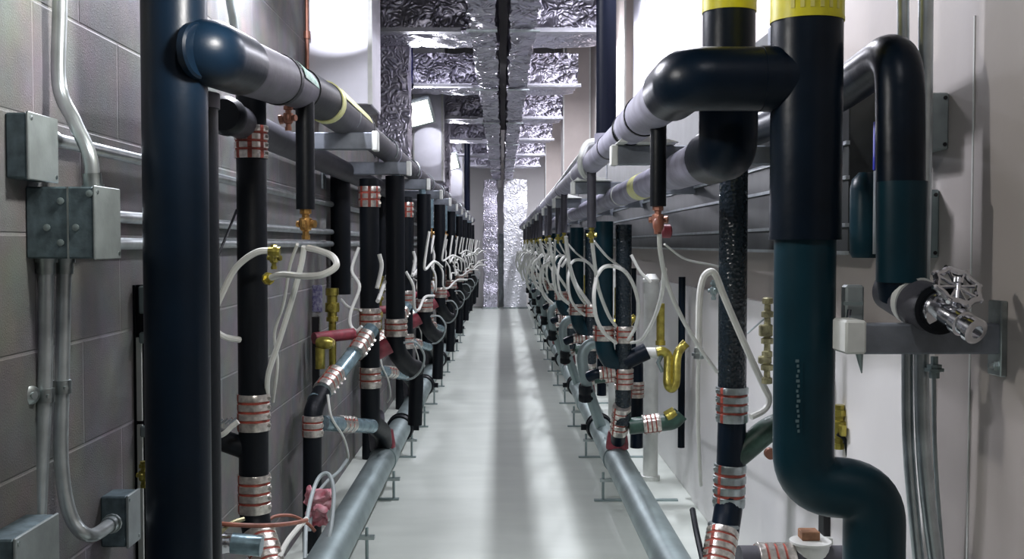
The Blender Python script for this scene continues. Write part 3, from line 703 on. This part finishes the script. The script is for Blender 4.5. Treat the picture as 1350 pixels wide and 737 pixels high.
hose_thing('grey rubber tube arching over the left floor pipe', PL([(402, 737, 3.3), (404, 690, 3.4), (412, 650, 3.5), (422, 628, 3.55), (434, 626, 3.55), (440, 650, 3.5), (437, 690, 3.4), (432, 716, 3.35)]), .007, 'grey')
hose_thing('second grey tube rising behind the arching one to the pink rag', PL([(408, 700, 3.6), (414, 660, 3.65), (430, 636, 3.7), (446, 622, 3.75), (458, 606, 3.8)]), .006, 'grey')
rg = MB()
from mathutils import noise as NZ
nu, nv = 22, 30
for i in range(nu + 1):
    for j in range(nv + 1):
        p = P(402 + 30 * i / nu + (5 * j / nv), 698 - 52 * j / nv - 4 * i / nu, 3.62)
        q = NZ.noise_vector(p * 22) * .022 + NZ.noise_vector(p * 60) * .012; rg.v.append(p + Vector((q.x, q.y * 1.5, q.z)))
for i in range(nu):
    for j in range(nv):
        k = i * (nv + 1) + j; rg.face([k, k + 1, k + nv + 2, k + nv + 1])
o = rg.build('crumpled_rag', 'pink'); tag(o, 'crumpled pink rag stuffed beside the left floor pipe', 'rag')
md = o.modifiers.new('s', 'SOLIDIFY'); md.thickness = .004
# ================================================================== LEFT BAY (repeats)
LB = []   # list of (root, label template)
def reg(lst, root, tmpl): root['label'] = tmpl % 'first'; lst.append((root, tmpl)); return root
YA = 4.55; ra = .042
ax_ = P(487, 300, YA).x
def za(py): return Vector((ax_, YA, P(487, py, YA).z))
t = thing('drain_stack', 'x', 'drain pipe', (ax_, YA, 0), 'left drain stacks')
reg(LB, t, 'black drain stack with striped couplings rising from the left floor pipe, %s bay back')
MB().tube(fillet([za(236), za(300), za(555), Vector((-.545, 4.80, .30)), Vector((-.55, 4.9, .20))], .04), ra, 20).build('stack_pipe', 'rubber2', t)
coup(t, za(246), za(273), ra, 3, cols=(2, 5, 8, 11)); coup(t, za(406), za(433), ra, 3); coup(t, za(484), za(511), ra, 3)
MB().tube([P(495, 548, 4.75), P(499, 590, 4.9)], .040, 18).build('lower_sleeve', 'jacket', t)
MB().lathe((-.55, 4.9, .26), (0, 0, -1), [(-.03, .045), (0, .050), (.03, .055), (.05, .055)], 20).build('hub', 'dkred', t)
# diagonal arm
t = thing('diagonal_drain_arm', 'x', 'drain pipe', P(412, 600, 3.95), 'left diagonal arms')
reg(LB, t, 'slanting blue-grey drain arm with bright couplings by the left wall, %s bay back')
MB().tube(fillet([P(490, 434, 4.5), P(470, 462, 4.4), P(416, 530, 4.0)], .03), .034, 20).build('arm_pipe', 'bluegrey', t)
MB().tube(fillet([P(424, 517, 4.05), P(413, 540, 3.97), P(412, 560, 3.95), Vector((P(411, 672, 3.95).x, 3.95, .0))], .03), .035, 20).build('down_pipe', 'rubber2', t)
coup(t, P(483, 443, 4.47), P(468, 466, 4.36), .035, 4); coup(t, P(443, 492, 4.18), P(425, 515, 4.06), .035, 4)
coup(t, P(412, 548, 3.95), P(412, 575, 3.95), .035, 3)
MB().tube([P(425, 558, 4.0), P(490, 562, 4.45)], .03, 16).build('cross_pipe', 'bluegrey', t)
coup(t, P(447, 559, 4.15), P(463, 560, 4.26), .031, 3)
# stack B
YBs = 4.75; bx = P(521, 300, YBs).x
def zbp(py): return Vector((bx, YBs, P(521, py, YBs).z))
t = thing('drain_stack', 'x', 'drain pipe', (bx, YBs, .6), 'left drain stacks')
reg(LB, t, 'thicker black drain stack with an elbow at its foot, left side %s bay back')
MB().tube(fillet([zbp(232), zbp(350), zbp(462), P(538, 484, 4.9), P(548, 486, 5.0)], .05), .043, 20).build('stack_pipe', 'rubber2', t)
coup(t, zbp(420), zbp(443), .046, 3)
MB().tube(fillet([P(513, 455, 4.72), P(490, 468, 4.7), P(478, 440, 4.68)], .04), .038, 18).build('elbow', 'dkred', t)
MB().tube(fillet([P(548, 486, 5.0), P(549, 500, 5.0), P(547, 560, 5.0)], .04), .034, 18).build('lower_pipe', 'rubber2', t)
# wide black pipe near wall with brass valve
cx = P(449, 300, 4.9).x
t = thing('supply_drop', 'x', 'pipe', (cx, 4.9, 1.0), 'left wall drops')
reg(LB, t, 'wide black pipe ending above a yellow valve by the left wall, %s bay back')
MB().tube([(cx, 4.9, P(449, 232, 4.9).z), (cx, 4.9, P(449, 388, 4.9).z)], .046, 22).build('drop_pipe', 'rubber2', t)
MB().box(P(461, 374, 4.95), P(452, 240, 4.97) + Vector((.0, .02, 0)), bev=.004).build('backing_strip', 'black', t)
t = thing('brass_valve', 'x', 'valve', P(438, 430, 4.85), 'left brass valves')
reg(LB, t, 'yellow brass valve below the wide black pipe at the left wall, %s bay back')
p0 = P(438, 380, 4.5)
MB().lathe(p0, (0, 0, -1), [(0, .028), (.03, .028), (.032, .022), (.06, .022), (.062, .031), (.10, .031), (.102, .02), (.12, .02), (.122, .026), (.14, .026), (.14, .016), (.33, .016), (.33, .022), (.35, .022)], 10).build('valve_body', 'ybrass', t)
MB().lathe(p0 + Vector((0, -.028, -.08)), (0, -1, 0), [(0, .016), (.01, .016), (.01, .008), (.02, .008)], 12).build('valve_port', 'ybrass', t)
MB().lathe(P(418, 452, 4.25), (1, -.2, 0), [(0, .018), (.02, .026), (.05, .025), (.07, .016)], 12).tube([P(422, 458, 4.25), P(422, 486, 4.25)], .02, 12).build('side_fitting', 'ybrass', t)
MB().tube([P(414, 446, 4.3), P(466, 440, 4.42)], .024, 14).build('cross_pipe', 'dkred', t)
MB().box(P(411, 376, 4.4), P(424, 412, 4.4) + Vector((0, .03, 0)), bev=.004).build('solenoid', 'purple', t)
MB().box(P(411, 418, 4.38), P(421, 540, 4.38) + Vector((0, .02, 0))).build('riser_tail', 'black', t)
# drop + hoses
t = drop('x', 522, 236, 290, 5.1, .040, .85, 'bluegrey', grp='left supply drops')
reg(LB, t, 'small supply drop with gold valve under the left header, %s bay back')
hz = [
 ([(523, 305, 5.1), (519, 340, 5.0), (508, 370, 4.75), (498, 397, 4.45)], .009),
 ([(529, 310, 5.1), (525, 338, 5.05), (515, 365, 4.9), (508, 384, 4.8)], .006),
 ([(500, 335, 4.45), (503, 352, 4.45), (497, 380, 4.42)], .009),
 ([(473, 326, 4.5), (464, 356, 4.5), (474, 378, 4.48), (463, 410, 4.46), (462, 428, 4.45), (470, 436, 4.44), (477, 430, 4.43)], .007),
 ([(450, 395, 4.7), (460, 405, 4.6), (476, 409, 4.5)], .006),
 ([(535, 358, 5.0), (545, 378, 5.0), (546, 405, 5.0), (552, 408, 5.1), (560, 392, 5.3), (572, 390, 5.5)], .007),
 ([(566, 305, 5.5), (562, 330, 5.5), (560, 355, 5.5), (572, 345, 5.6), (583, 352, 5.7)], .007),
]
names = ['pale hose slanting from the gold valve on the left, %s bay back', 'thin pale tube beside the slanting hose on the left, %s bay back', 'short pale tube on the front of the left drain stack, %s bay back',
         'wavy white tube in front of the wall pipe on the left, %s bay back', 'short white tube joining brass valve and stack on the left, %s bay back', 'white tube forming a narrow V between stacks on the left, %s bay back', 'hooked white tube behind the elbow stack on the left, %s bay back']
for (pts, r), nm in zip(hz, names):
    t = hose_thing('x', PL(pts), r, 'white', group='left bay hoses'); reg(LB, t, nm)
t = hose_thing('x', PL([(532, 452, 4.7), (548, 452, 4.7), (559, 468, 4.72), (556, 486, 4.75), (545, 498, 4.78), (536, 500, 4.8)]), .005, 'grey', 'hose', 'left wire loops', 'wire_loop'); reg(LB, t, 'thin grey wire loop beside the stack elbow on the left, %s bay back')
t = hose_thing('x', PL([(432, 520, 4.0), (437, 550, 4.0), (452, 575, 4.1), (459, 600, 4.2), (455, 612, 4.25)]), .005, 'white', 'hose', 'left bay hoses'); reg(LB, t, 'thin cream tube dangling below the slanting arm on the left, %s bay back')
# ================================================================== RIGHT FOREGROUND STACK
YR = 3.12; rR = .0415; rx = P(966, 400, YR).x
def rp(py, dx=0): return Vector((rx + dx, YR, P(966, py, YR).z))
t = thing('drain_stack', 'wet-looking black drain stack in the right foreground with red-striped couplings', 'drain pipe', (rx, YR, 0), 'right drain stacks')
MB().tube([rp(150), rp(512)], rR, 32).build('stack_pipe', 'wet', t)
MB().tube(fillet([rp(505), rp(560), rp(664, -.006), P(953, 715, 3.06), P(945, 760, 3.0)], .05), rR, 28).build('lower_pipe', 'rubber', t)
coup(t, rp(510), rp(556), rR, 4, ('steel', 'red')); coup(t, rp(612, -.004), rp(668, -.008), rR, 4, ('steel', 'red')); coup(t, P(953, 700, 3.07), P(945, 752, 3.0), rR, 5)
MB().tube(fillet([rp(606), P(985, 590, YR), P(1012, 566, YR), P(1040, 556, YR)], .06), rR * .88, 24).build('wye_inlet', 'greenp', t)
MB().lathe(P(954, 690, 3.08), (-.1, -.1, -1), [(0, .043), (.004, .046), (.01, .046), (.012, .043)], 24).build('worm_ring', 'steel', t)
t = thing('drain_cleanout', 'horizontal dark pipe with red and white coupling low at the right foreground', 'drain pipe', P(1040, 740, 2.55))
c0 = P(975, 748, 2.55); c1 = P(1112, 748, 2.55)
MB().tube([c0, c1], .052, 28).build('pipe_body', 'jacketd', t)
coup(t, P(998, 747, 2.55), P(1045, 747, 2.55), .052, 4)
MB().lathe(P(1068, 748, 2.55), (0, 0, 1), [(.0, .045), (.06, .045), (.06, .05), (.066, .05), (.07, .03)], 20).build('cap', 'pvc', t)
tb = P(1066, 748, 2.55) + Vector((0, 0, .07))
o = MB().box(tb + Vector((-.022, -.02, 0)), tb + Vector((.022, .02, .022)), bev=.002).build('wood_block', 'wood'); tag(o, 'small brown wood block resting on the white cleanout cap', 'wood block')
# wall-mounted items on right
def rbox(px, py0, py1, w, d, label, m='plate'):
    Y0 = .87 * F / (px - 662); z1 = P(px, py0, Y0).z; z0 = P(px, py1, Y0).z
    t = thing('junction_box', label, 'electrical box', (.87, Y0, z0), 'conduit boxes')
    MB().box((.87 - d, Y0, z0), (.87, Y0 + w, z1), bev=.003).build('box_body', m, t)
    MB().box((.87 - d - .004, Y0 - .002, z0 - .002), (.87 - d, Y0 + w + .002, z1 + .002)).build('cover_plate', 'plate', t)
    for zz in (z0 + .01, z1 - .01): MB().lathe((.87 - .008, Y0 - .0, zz), (0, -1, 0), [(0, .004), (.002, .004)], 8).build('screw', 'black', t)
    return t
rbox(1251, 122, 197, .12, .075, 'upper pale grey junction box behind the gooseneck pipe on the right wall')
rbox(1240, 250, 340, .12, .075, 'lower galvanised junction box behind the gooseneck pipe on the right wall', 'steeld')
conduit('left zinc conduit running up the right wall behind the hose valve', [P(1226, 850, 2.0), P(1211, 737, 2.0), P(1198, 590, 2.0), P(1196, 440, 2.0), P(1192, 200, 2.0), P(1190, -150, 2.0)], .011, ends=False, sm=True, grp='right wall conduits')
conduit('right zinc conduit running up the right wall behind the hose valve', [P(1250, 850, 1.98), P(1233, 737, 1.98), P(1218, 600, 1.98), P(1215, 440, 1.98), P(1219, 200, 1.98), P(1222, -150, 1.98)], .0135, ends=False, sm=True, grp='right wall conduits')
conduit('thin tan conduit hanging below the steel bracket on the right wall', [P(1231, 480, 2.0), P(1232, 600, 2.0), P(1246, 780, 2.0)], .004, ends=False, grp='right wall conduits', m='plate')
t = thing('rod_nut', 'threaded nut and washer below the steel bracket behind the valve', 'nut', P(1232, 487, 1.9))
MB().lathe(P(1232, 470, 1.95), (0, 0, -1), [(0, .007), (.015, .007), (.015, .014), (.022, .014), (.022, .018), (.027, .018), (.027, .010), (.04, .010)], 8).build('nut_stack', 'steeld', t)
wy0, wy1 = 2.45, 18.0
t = thing('wireway', 'dark grey steel wireway running back along the right wall below the headers', 'wireway', (.87, 2.35, 1.14))
MB().box((.80, wy0, 1.13), (.87, wy1, 1.50), bev=.002).build('trough', 'wire', t)
for z in (1.125, 1.19, 1.30, 1.38, 1.495):
    MB().box((.793, wy0, z), (.802, wy1, z + .009)).build('edge_rail', 'emt', t)
t = thing('dark_wall_box', 'flat dark box added high on the right wall above the wireway', 'duct', (.87, 3.1, 1.52))
MB().box((.79, 3.1, 1.52), (.8695, 18, 1.78), bev=.003).build('duct_body', 'wire', t)  # made-up dark box, darkens the wall seen between the headers
for y in (3.12, 5.5, 8, 11, 14): MB().box((.785, y, 1.515), (.8695, y + .03, 1.785)).build('box_band', 'strut', t)
t = thing('teal_canister', 'dark teal canister between the teal riser and the gooseneck', 'canister', P(1142, 290, 2.4))
MB().lathe(P(1141, 340, 2.3), (0, 0, 1), [(0, .018), (.0, .028), (.01, .033), (.04, .034), (.15, .034), (.17, .030), (.185, .016)], 20).build('canister_body', 'teal', t)
MB().box(P(1153, 335, 2.2), P(1159, 225, 2.2) + Vector((0, .012, 0))).build('clear_strip', 'emt', t)
o = MB().box(P(1153, 224, 2.2), P(1161, 160, 2.2) + Vector((0, .012, 0)), bev=.001).build('blue_tag', 'blue'); tag(o, 'narrow bright blue tag just left of the gooseneck pipe', 'tag')
t = thing('wall_opening_valve', 'dark wall opening built as a black box, with yellow brass valve, behind teal riser', 'valve box', P(1110, 540, 2.6))
zv0 = P(1112, 602, 2.7).z; zv1 = P(1112, 490, 2.7).z
MB().box((.80, 2.70, zv0), (.87, 3.0, zv1), bev=.003).build('box_body', 'black', t)  # black block stands in for the dark hole in the wall
valve_mb(P(1106, 540, 2.62), 1.2).build('valve_body', 'ybrass', t)
MB().tube(smooth(PL([(1104, 572, 2.6), (1114, 580, 2.6), (1118, 602, 2.6)])), .005, 8).build('tail', 'rubber2', t)
t = thing('floor_opening_box', 'small dark wall opening built as a black box behind the teal riser offset', 'valve box', P(1098, 695, 2.6))
MB().box(P(1086, 710, 2.72), P(1112, 680, 2.72) + Vector((0, .05, 0)), bev=.003).build('box_body', 'black', t)  # black block in place of the low dark opening
MB().box(P(1084, 718, 2.7), P(1116, 710, 2.7) + Vector((0, .05, 0))).build('sill', 'pvc', t)
# fittings and hoses around right foreground
drop('black supply drop with copper valve under the upper right header, nearest the camera', 868, 150, 272, 2.35, .036, .75, 'rubber2', 'copper', grp='right supply drops')
t = thing('red_cap', 'dark red valve cap beside the copper valve on the right', 'cap', P(876, 300, 2.5))
MB().lathe(P(872, 305, 2.46), (1, 0, 0), [(0, .012), (.004, .016), (.02, .016), (.024, .010)], 14).build('cap_body', 'dkred', t)
MB().lathe(P(868, 288, 2.33), (0, 0, -1), [(0, .008), (.008, .013), (.02, .012), (.03, .007)], 10).build('cap_ring', 'orange', t)
hose_thing('long white hose falling from the copper valve past the yellow trap on the right', PL([(869, 303, 2.35), (871, 335, 2.4), (880, 375, 2.5), (897, 415, 2.6), (920, 455, 2.8), (945, 490, 3.0)]), .0055)
hose_thing('second white hose from the copper valve curving left to the drain tee', PL([(876, 355, 2.5), (872, 390, 2.7), (860, 425, 3.2), (845, 448, 3.9), (832, 452, 4.3)]), .006)
hose_thing('thick white hose arching beside the wet black stack and slanting to the right', PL([(921, 470, 2.9), (922, 400, 2.9), (926, 370, 2.9), (934, 359, 2.9), (943, 362, 2.9), (955, 392, 2.9), (980, 450, 2.95), (1005, 505, 3.0), (1014, 525, 3.02), (1008, 540, 3.02), (990, 550, 3.0)]), .0095, fit='steel')
hose_thing('slim white hose hanging straight down the white panel on the right', PL([(921, 470, 2.9), (920, 520, 3.0), (921, 580, 3.1), (924, 640, 3.2)]), .006)
hose_thing('thin white wire crossing behind the wet black stack to the copper valve', PL([(876, 322, 2.8), (905, 342, 2.9), (948, 352, 3.2), (985, 372, 3.3)]), .003)
hose_thing('thin curved grey wire right of the wet black stack', PL([(985, 440, 3.4), (1002, 425, 3.4), (1014, 415, 3.4)]), .003, 'grey')
hose_thing('black cable lying at the foot of the right foreground stack', PL([(913, 672, 3.2), (918, 700, 3.1), (928, 745, 3.0)]), .009, 'rubber2', 'cable', name='control_cable')
t = thing('push_valve', 'small dark clip valve at the top of the thick arched white hose', 'valve', P(940, 380, 2.92))
valve_mb(P(941, 372, 2.94), .6).build('valve_body', 'steeld', t)
t = thing('brass_manifold', 'column of small brass fittings half hidden left of the teal riser', 'valve', P(1013, 430, 2.6))
mm = MB(); p0 = P(1012, 392, 2.7)
prof = []
for i in range(7): prof += [(i * .034, .009), (i * .034 + .003, .014 + .002 * (i % 2)), (i * .034 + .016, .014 + .002 * (i % 2)), (i * .034 + .018, .008)]
mm.lathe(p0, (0, 0, -1), prof, 8); mm.box(p0 + Vector((-.02, -.012, -.10)), p0 + Vector((.012, .012, -.07)), bev=.003); mm.box(p0 + Vector((-.022, -.01, -.17)), p0 + Vector((.01, .01, -.15)), bev=.003); mm.build('fitting_column', 'oldbrass', t)
MB().lathe(P(1014, 597, 3.0), (0, -1, 0), [(0, .016), (.02, .016)], 14).build('end_plug', 'copper', t)
hose_thing('taut white cable slanting down along the upper right header to the far end', PL([(787, 186, 4.0), (765, 205, 4.5), (735, 244, 6.0), (712, 272, 8.5), (700, 292, 12)]), .010, 'pvc', 'cable', name='white_cable')
hose_thing('white loop of plastic wrap around the upper right header', PL([(786, 186, 3.9), (774, 190, 3.9), (767, 205, 3.9), (766, 222, 3.95), (772, 232, 4.0)]), .013, 'pvc', 'strap', name='plastic_strap')
# ================================================================== RIGHT BAY
RB = []
Y1 = 4.7
def rbp(px, py, Y=Y1): x = P(px, 400, Y).x; return Vector((x, Y, P(px, py, Y).z))
t = thing('drain_stack', 'x', 'drain pipe', rbp(822, 500), 'right drain stacks')
reg(RB, t, 'black drain stack with striped couplings joining the right floor pipe, %s bay back')
MB().tube([rbp(822, 296), rbp(822, 560)], .036, 20).build('stack_pipe', 'wet', t)
coup(t, rbp(823, 430), rbp(823, 452), .037, 3); coup(t, rbp(823, 486), rbp(823, 513), .037, 4)
MB().tube(fillet([rbp(822, 545), P(817, 560, 4.75), Vector((.53, 4.86, .22))], .03), .034, 18).build('foot_pipe', 'rubber', t)
coup(t, P(820, 535, 4.68), P(816, 570, 4.76), .036, 5)
MB().tube(fillet([rbp(822, 478), rbp(838, 470), rbp(853, 463)], .03), .038, 18).build('tee', 'rubber', t)
MB().lathe((.53, 4.86, .26), (0, 0, -1), [(-.03, .042), (0, .048), (.03, .052), (.05, .052)], 20).build('hub', 'dkred', t)
t = thing('drain_stack', 'x', 'drain pipe', rbp(796, 430), 'right drain stacks')
reg(RB, t, 'teal-black stack curving into its neighbour on the right side, %s bay back')
MB().tube(fillet([rbp(796, 292), rbp(796, 452), P(801, 472, 4.7), P(820, 486, 4.72)], .05), .041, 20).build('stack_pipe', 'teal', t)
coup(t, rbp(796, 429), rbp(796, 449), .042, 3)
MB().tube(fillet([rbp(812, 490), rbp(785, 493), P(776, 497, 4.72)], .02), .024, 16).build('cross_pipe', 'rubber', t)
coup(t, rbp(790, 492), rbp(811, 490), .026, 4)
t = thing('trap', 'x', 'trap', rbp(880, 480), 'right yellow traps')
reg(RB, t, 'yellow brass trap with white tail piece by the right wall, %s bay back')
MB().tube([rbp(852, 465), rbp(870, 465)], .024, 16).build('tail_piece', 'pvc', t)
MB().tube(smooth([rbp(866, 464, 4.6), rbp(874, 463, 4.6), rbp(881, 470, 4.6), rbp(881, 490, 4.58), rbp(881, 506, 4.56), rbp(886, 512, 4.56), rbp(891, 504, 4.56), rbp(892, 480, 4.58), rbp(894, 466, 4.6), rbp(900, 457, 4.62), rbp(905, 452, 4.62)]), .020, 14).build('trap_bend', 'ybrass', t)
MB().tube([rbp(871, 400), rbp(871, 455)], .018, 14).lathe(rbp(871, 455), (0, 0, 1), [(0, .022), (.02, .022)], 12).build('riser_tube', 'ybrass', t)
MB().tube([rbp(876, 462, 4.62), rbp(868, 478, 4.62), rbp(874, 490, 4.62)], .01, 10).build('slip_nut', 'steeld', t)
t = thing('low_drain_arm', 'x', 'drain pipe', rbp(870, 558), 'right low arms')
reg(RB, t, 'dark green low drain arm with red-striped coupling on the right, %s bay back')
MB().tube(fillet([rbp(830, 562), rbp(888, 556), rbp(898, 545)], .02), .037, 18).build('arm_pipe', 'greenp', t)
coup(t, rbp(848, 560), rbp(871, 557), .038, 4)
MB().tube([rbp(899, 590, 4.8), rbp(899, 365, 4.8)], .016, 12).build('vent_pipe', 'rubber', t)
MB().tube([rbp(880, 552), rbp(892, 545)], .034, 14).build('cap', 'ybrass', t)
t = thing('vent_stack', 'x', 'drain pipe', rbp(842, 500, 4.95), 'right vent stacks')
reg(RB, t, 'short dark vent stack with steel coupling behind the right drain stack, %s bay back')
MB().tube(fillet([rbp(826, 470, 4.9), rbp(840, 474, 4.95), rbp(840, 590, 4.95)], .05), .03, 16).build('stack_pipe', 'rubber', t)
coup(t, rbp(840, 503, 4.95), rbp(840, 524, 4.95), .031, 4)
t = thing('white_vertical_pipe', 'x', 'pipe', rbp(858, 480, 5.1), 'right white pipes')
reg(RB, t, 'plain white vertical pipe against the right wall, %s bay back')
MB().tube([(P(858, 480, 5.15).x, 5.15, 0), (P(858, 480, 5.15).x, 5.15, P(858, 372, 5.15).z)], .036, 18).lathe((P(858, 480, 5.15).x, 5.15, 0), (0, 0, 1), [(0, .046), (.02, .046), (.022, .037)], 18).build('pipe_run', 'pvc', t)
MB().lathe((P(858, 480, 5.15).x, 5.15, P(858, 372, 5.15).z), (0, 0, 1), [(0, .037), (.0, .042), (.015, .042), (.04, .02)], 18).build('domed_cap', 'pvc', t)
t = thing('pvc_riser', 'x', 'pipe', rbp(770, 480, 5.1), 'right floor pipe risers')
reg(RB, t, 'grey riser stub with black coupling standing on the right floor pipe, %s bay back')
MB().tube(smooth([Vector((.52, 5.45, .18)), Vector((.47, 5.4, .32)), rbp(772, 500, 5.35), rbp(768, 470, 5.35), rbp(776, 455, 5.35), rbp(790, 452, 5.35)]), .028, 16).build('riser_pipe', 'steeld', t)
coup(t, rbp(772, 528, 5.37), rbp(772, 508, 5.35), .030, 2, ('rubber2', 'rubber2'))
t = drop('x', 780, 236, 300, 3.95, .034, .7, 'jacketd', 'ybrass', grp='right supply drops')
reg(RB, t, 'slim grey supply drop with brass valve, right side, %s bay back')
hz = [
 ([(780, 312, 4.0), (783, 340, 4.1), (789, 380, 4.3), (802, 415, 4.5), (812, 430, 4.62)], .0075),
 ([(786, 365, 4.2), (795, 353, 4.2), (808, 351, 4.2), (824, 358, 4.2), (836, 378, 4.3), (842, 405, 4.4), (838, 430, 4.5), (828, 448, 4.55)], .008),
 ([(783, 318, 4.1), (800, 338, 4.2), (818, 352, 4.3)], .005),
 ([(786, 365, 4.2), (783, 390, 4.2), (786, 418, 4.25), (796, 438, 4.3), (812, 452, 4.4)], .008),
 ([(832, 336, 4.6), (844, 358, 4.6), (858, 372, 4.6)], .007),
 ([(746, 312, 5.2), (750, 345, 5.3), (758, 372, 5.4), (768, 388, 5.4), (778, 402, 5.4)], .010),
 ([(740, 352, 5.3), (748, 342, 5.3), (752, 348, 5.3)], .008),
 ([(725, 345, 6.5), (716, 352, 6.5), (712, 372, 6.6), (718, 390, 6.7), (728, 400, 6.8)], .011),
]
names = ['white hose from the brass valve to the drain tee on the right, %s bay back', 'round white hose ring in front of the teal stacks on the right, %s bay back', 'thin white tube slanting across the teal stack on the right, %s bay back',
         'lower half of the white hose ring on the right, %s bay back', 'short slanting white tube above the capped pipe on the right, %s bay back', 'heavy white hose trailing from the valve on the right, %s bay back', 'tiny white hook tube by the trailing hose on the right, %s bay back', 'curled white hose behind the stacks on the right, %s bay back']
for (pts, r), nm in zip(hz, names):
    t = hose_thing('x', PL(pts), r, 'white', group='right bay hoses'); reg(RB, t, nm)
# copies of the bays
for k in range(1, 8):
    dy = 1.72 * k
    for (root, tm) in LB:
        if root.location.y + dy > 18.2: continue
        if root.name.startswith('diagonal') and k > 3: continue
        c = copy_thing(root, dy, random.uniform(-.006, .006), tm % ORD[k])
        if 'hose' in root.name: c.rotation_euler.z = random.uniform(-.3, .3); c.scale.z = random.uniform(.8, 1.15)
    for (root, tm) in RB:
        if root.location.y + dy > 18.2: continue
        c = copy_thing(root, dy, random.uniform(-.006, .006), tm % ORD[k])
        if 'hose' in root.name and k > 1: c.rotation_euler.z = random.uniform(-.3, .3); c.scale.z = random.uniform(.8, 1.15)
# small fittings and tubes standing between the bays farther back
for k in range(1, 7):
    for (lst, sd) in ((LB, 'left'), (RB, 'right')):
        for n_, (root, tm) in enumerate(lst):
            if not ('vinyl' in root.name or 'brass' in root.name or 'trap' in root.name or 'supply_drop' == root.name.split('.')[0]): continue
            if 'wide' in tm or 'trailing' in tm: continue
            c = copy_thing(root, 1.72 * k + .86, random.uniform(-.012, .012), (tm % ORD[k]).replace(' bay back', ' gap back'))
            if 'vinyl' in root.name: c.rotation_euler.z = random.uniform(-.35, .35); c.scale.z = random.uniform(.75, 1.2)
# ================================================================== FIXTURES AND LIGHTS
def flood(x, y, z, label, vis=True):
    t = thing('floodlight', label, 'light', (x, y, z), 'left wall floodlights')
    rot = Matrix.Rotation(R_(-14), 3, 'Y') @ Matrix.Rotation(R_(28), 3, 'X')
    MB().box((x - .125, y - .03, z - .115), (x + .125, y + .03, z + .115), rot=rot, bev=.01).build('housing', 'plate', t)
    n = rot @ Vector((0, -1, 0)); c = Vector((x, y, z)) + n * .031
    MB().box(c - Vector((.1, .002, .095)), c + Vector((.1, .002, .095)), rot=rot).build('lens', 'lens', t)
    MB().box((-.80, y + .04, z - .02), (x + .02, y + .07, z + .02)).build('bracket_arm', 'steel', t)
    MB().tube([(-.79, y + .05, z), (-.79, y + .05, ZC)], .012, 10).build('feed_conduit', 'emt', t)
    return t, c, n
def spot(name, loc, d, w, cone, blend=.05, col=(1, 1, 1), size=.03):
    l = bpy.data.lights.new(name, 'SPOT'); l.energy = w; l.spot_size = R_(cone); l.spot_blend = blend; l.color = col; l.shadow_soft_size = size
    o = bpy.data.objects.new(name, l); C.objects.link(o); o.location = loc; o.rotation_euler = Vector(d).to_track_quat('-Z', 'Y').to_euler(); return o
FY = (3.4, 8.75, 14.0)
labs = ('floodlight above the top edge in front of the nearest bright shaft', 'lit square floodlight tilted on the left above the second shaft', 'small lit floodlight farthest back on the left wall')
for y, lb_ in zip(FY, labs):
    x = P(551, 148, 8.75).x
    z = P(551, 148, 8.75).z
    t, c, n = flood(x, y, z, lb_)
    a = area('flood_lamp', c + n * .02, (0, 0, 0), .2, .19, 22, COOL); a.rotation_euler = n.to_track_quat('-Z', 'Y').to_euler()
    if y < 4: spot('flood_back_lamp', (x, y + .1, z + .0), (0.0, 1, .0), 20, 40, .08, COOL, .02)
    else: spot('flood_back_lamp', (x + .03, y + .1, z - .05), (0.0, 1, -.20), 6, 26, .08, COOL, .01)
def strip(x, y, z, L, w, label, col=COOL, up=.2, grp='ceiling strip lights'):
    t = thing('strip_light', label, 'light', (x, y, z), grp)
    MB().box((x - .04, y - L / 2, z + .02), (x + .04, y + L / 2, z + .05), bev=.006).build('housing', 'plate', t)
    MB().tube([(x, y - L / 2 + .02, z), (x, y + L / 2 - .02, z)], .012, 12).build('lamp_tube', 'lens', t)
    MB().tube([(x, y, z + .05), (x, y, ZC)], .006, 8).build('hanger_rod', 'steel', t)
    if up < 1: area('strip_lamp', (x, y, z - .02), (0, 0, 0), .05, L - .04, w * (1 - up), col)
    if up > 0:
        l = bpy.data.lights.new('strip_glow', 'POINT'); l.energy = w * up; l.color = col; l.shadow_soft_size = .03
        o = bpy.data.objects.new('strip_glow', l); C.objects.link(o); o.location = (x, y, z - .05)
strip(.49, 3.3, 2.30, .4, 20, 'unseen added strip light hung above the right headers nearest to the camera')  # unseen strip rows, added to cast the floor stripes and fill
strip(-.57, 3.1, 2.30, .4, 26, 'unseen added strip light hung above the left header nearest to the camera')
strip(.53, 5.2, 2.45, .4, 38, 'unseen added strip light on the right, just before the nearest right branch duct')
for k in range(6):  # more added strips, kept out of sight behind the branch ducts
    y = 7.2 + 2.15 * k
    strip(.56, y, 2.60, .3, 31, 'unseen added strip light on the right behind the %s branch duct' % ORD[k])
    if k not in (1,): strip(-.58, y + .02, 2.60, .3, 10, 'unseen added strip light on the left behind the %s branch duct' % ORD[k])
strip(-.35, 1.72, 1.67, .2, 14, 'short strip light hung above the aisle just over the camera view', (1, .97, .93), 1)
strip(.1, .2, 2.75, .4, 18, 'unseen fill strip light added high above the camera position', (.95, .95, 1), .5)  # added fill lamp for faces turned toward the camera
w = bpy.data.worlds.new('world'); sc.world = w; w.use_nodes = True
w.node_tree.nodes['Background'].inputs[0].default_value = (.6, .65, .8, 1); w.node_tree.nodes['Background'].inputs[1].default_value = .02
sc.cycles.max_bounces = 8; sc.cycles.sample_clamp_indirect = 6
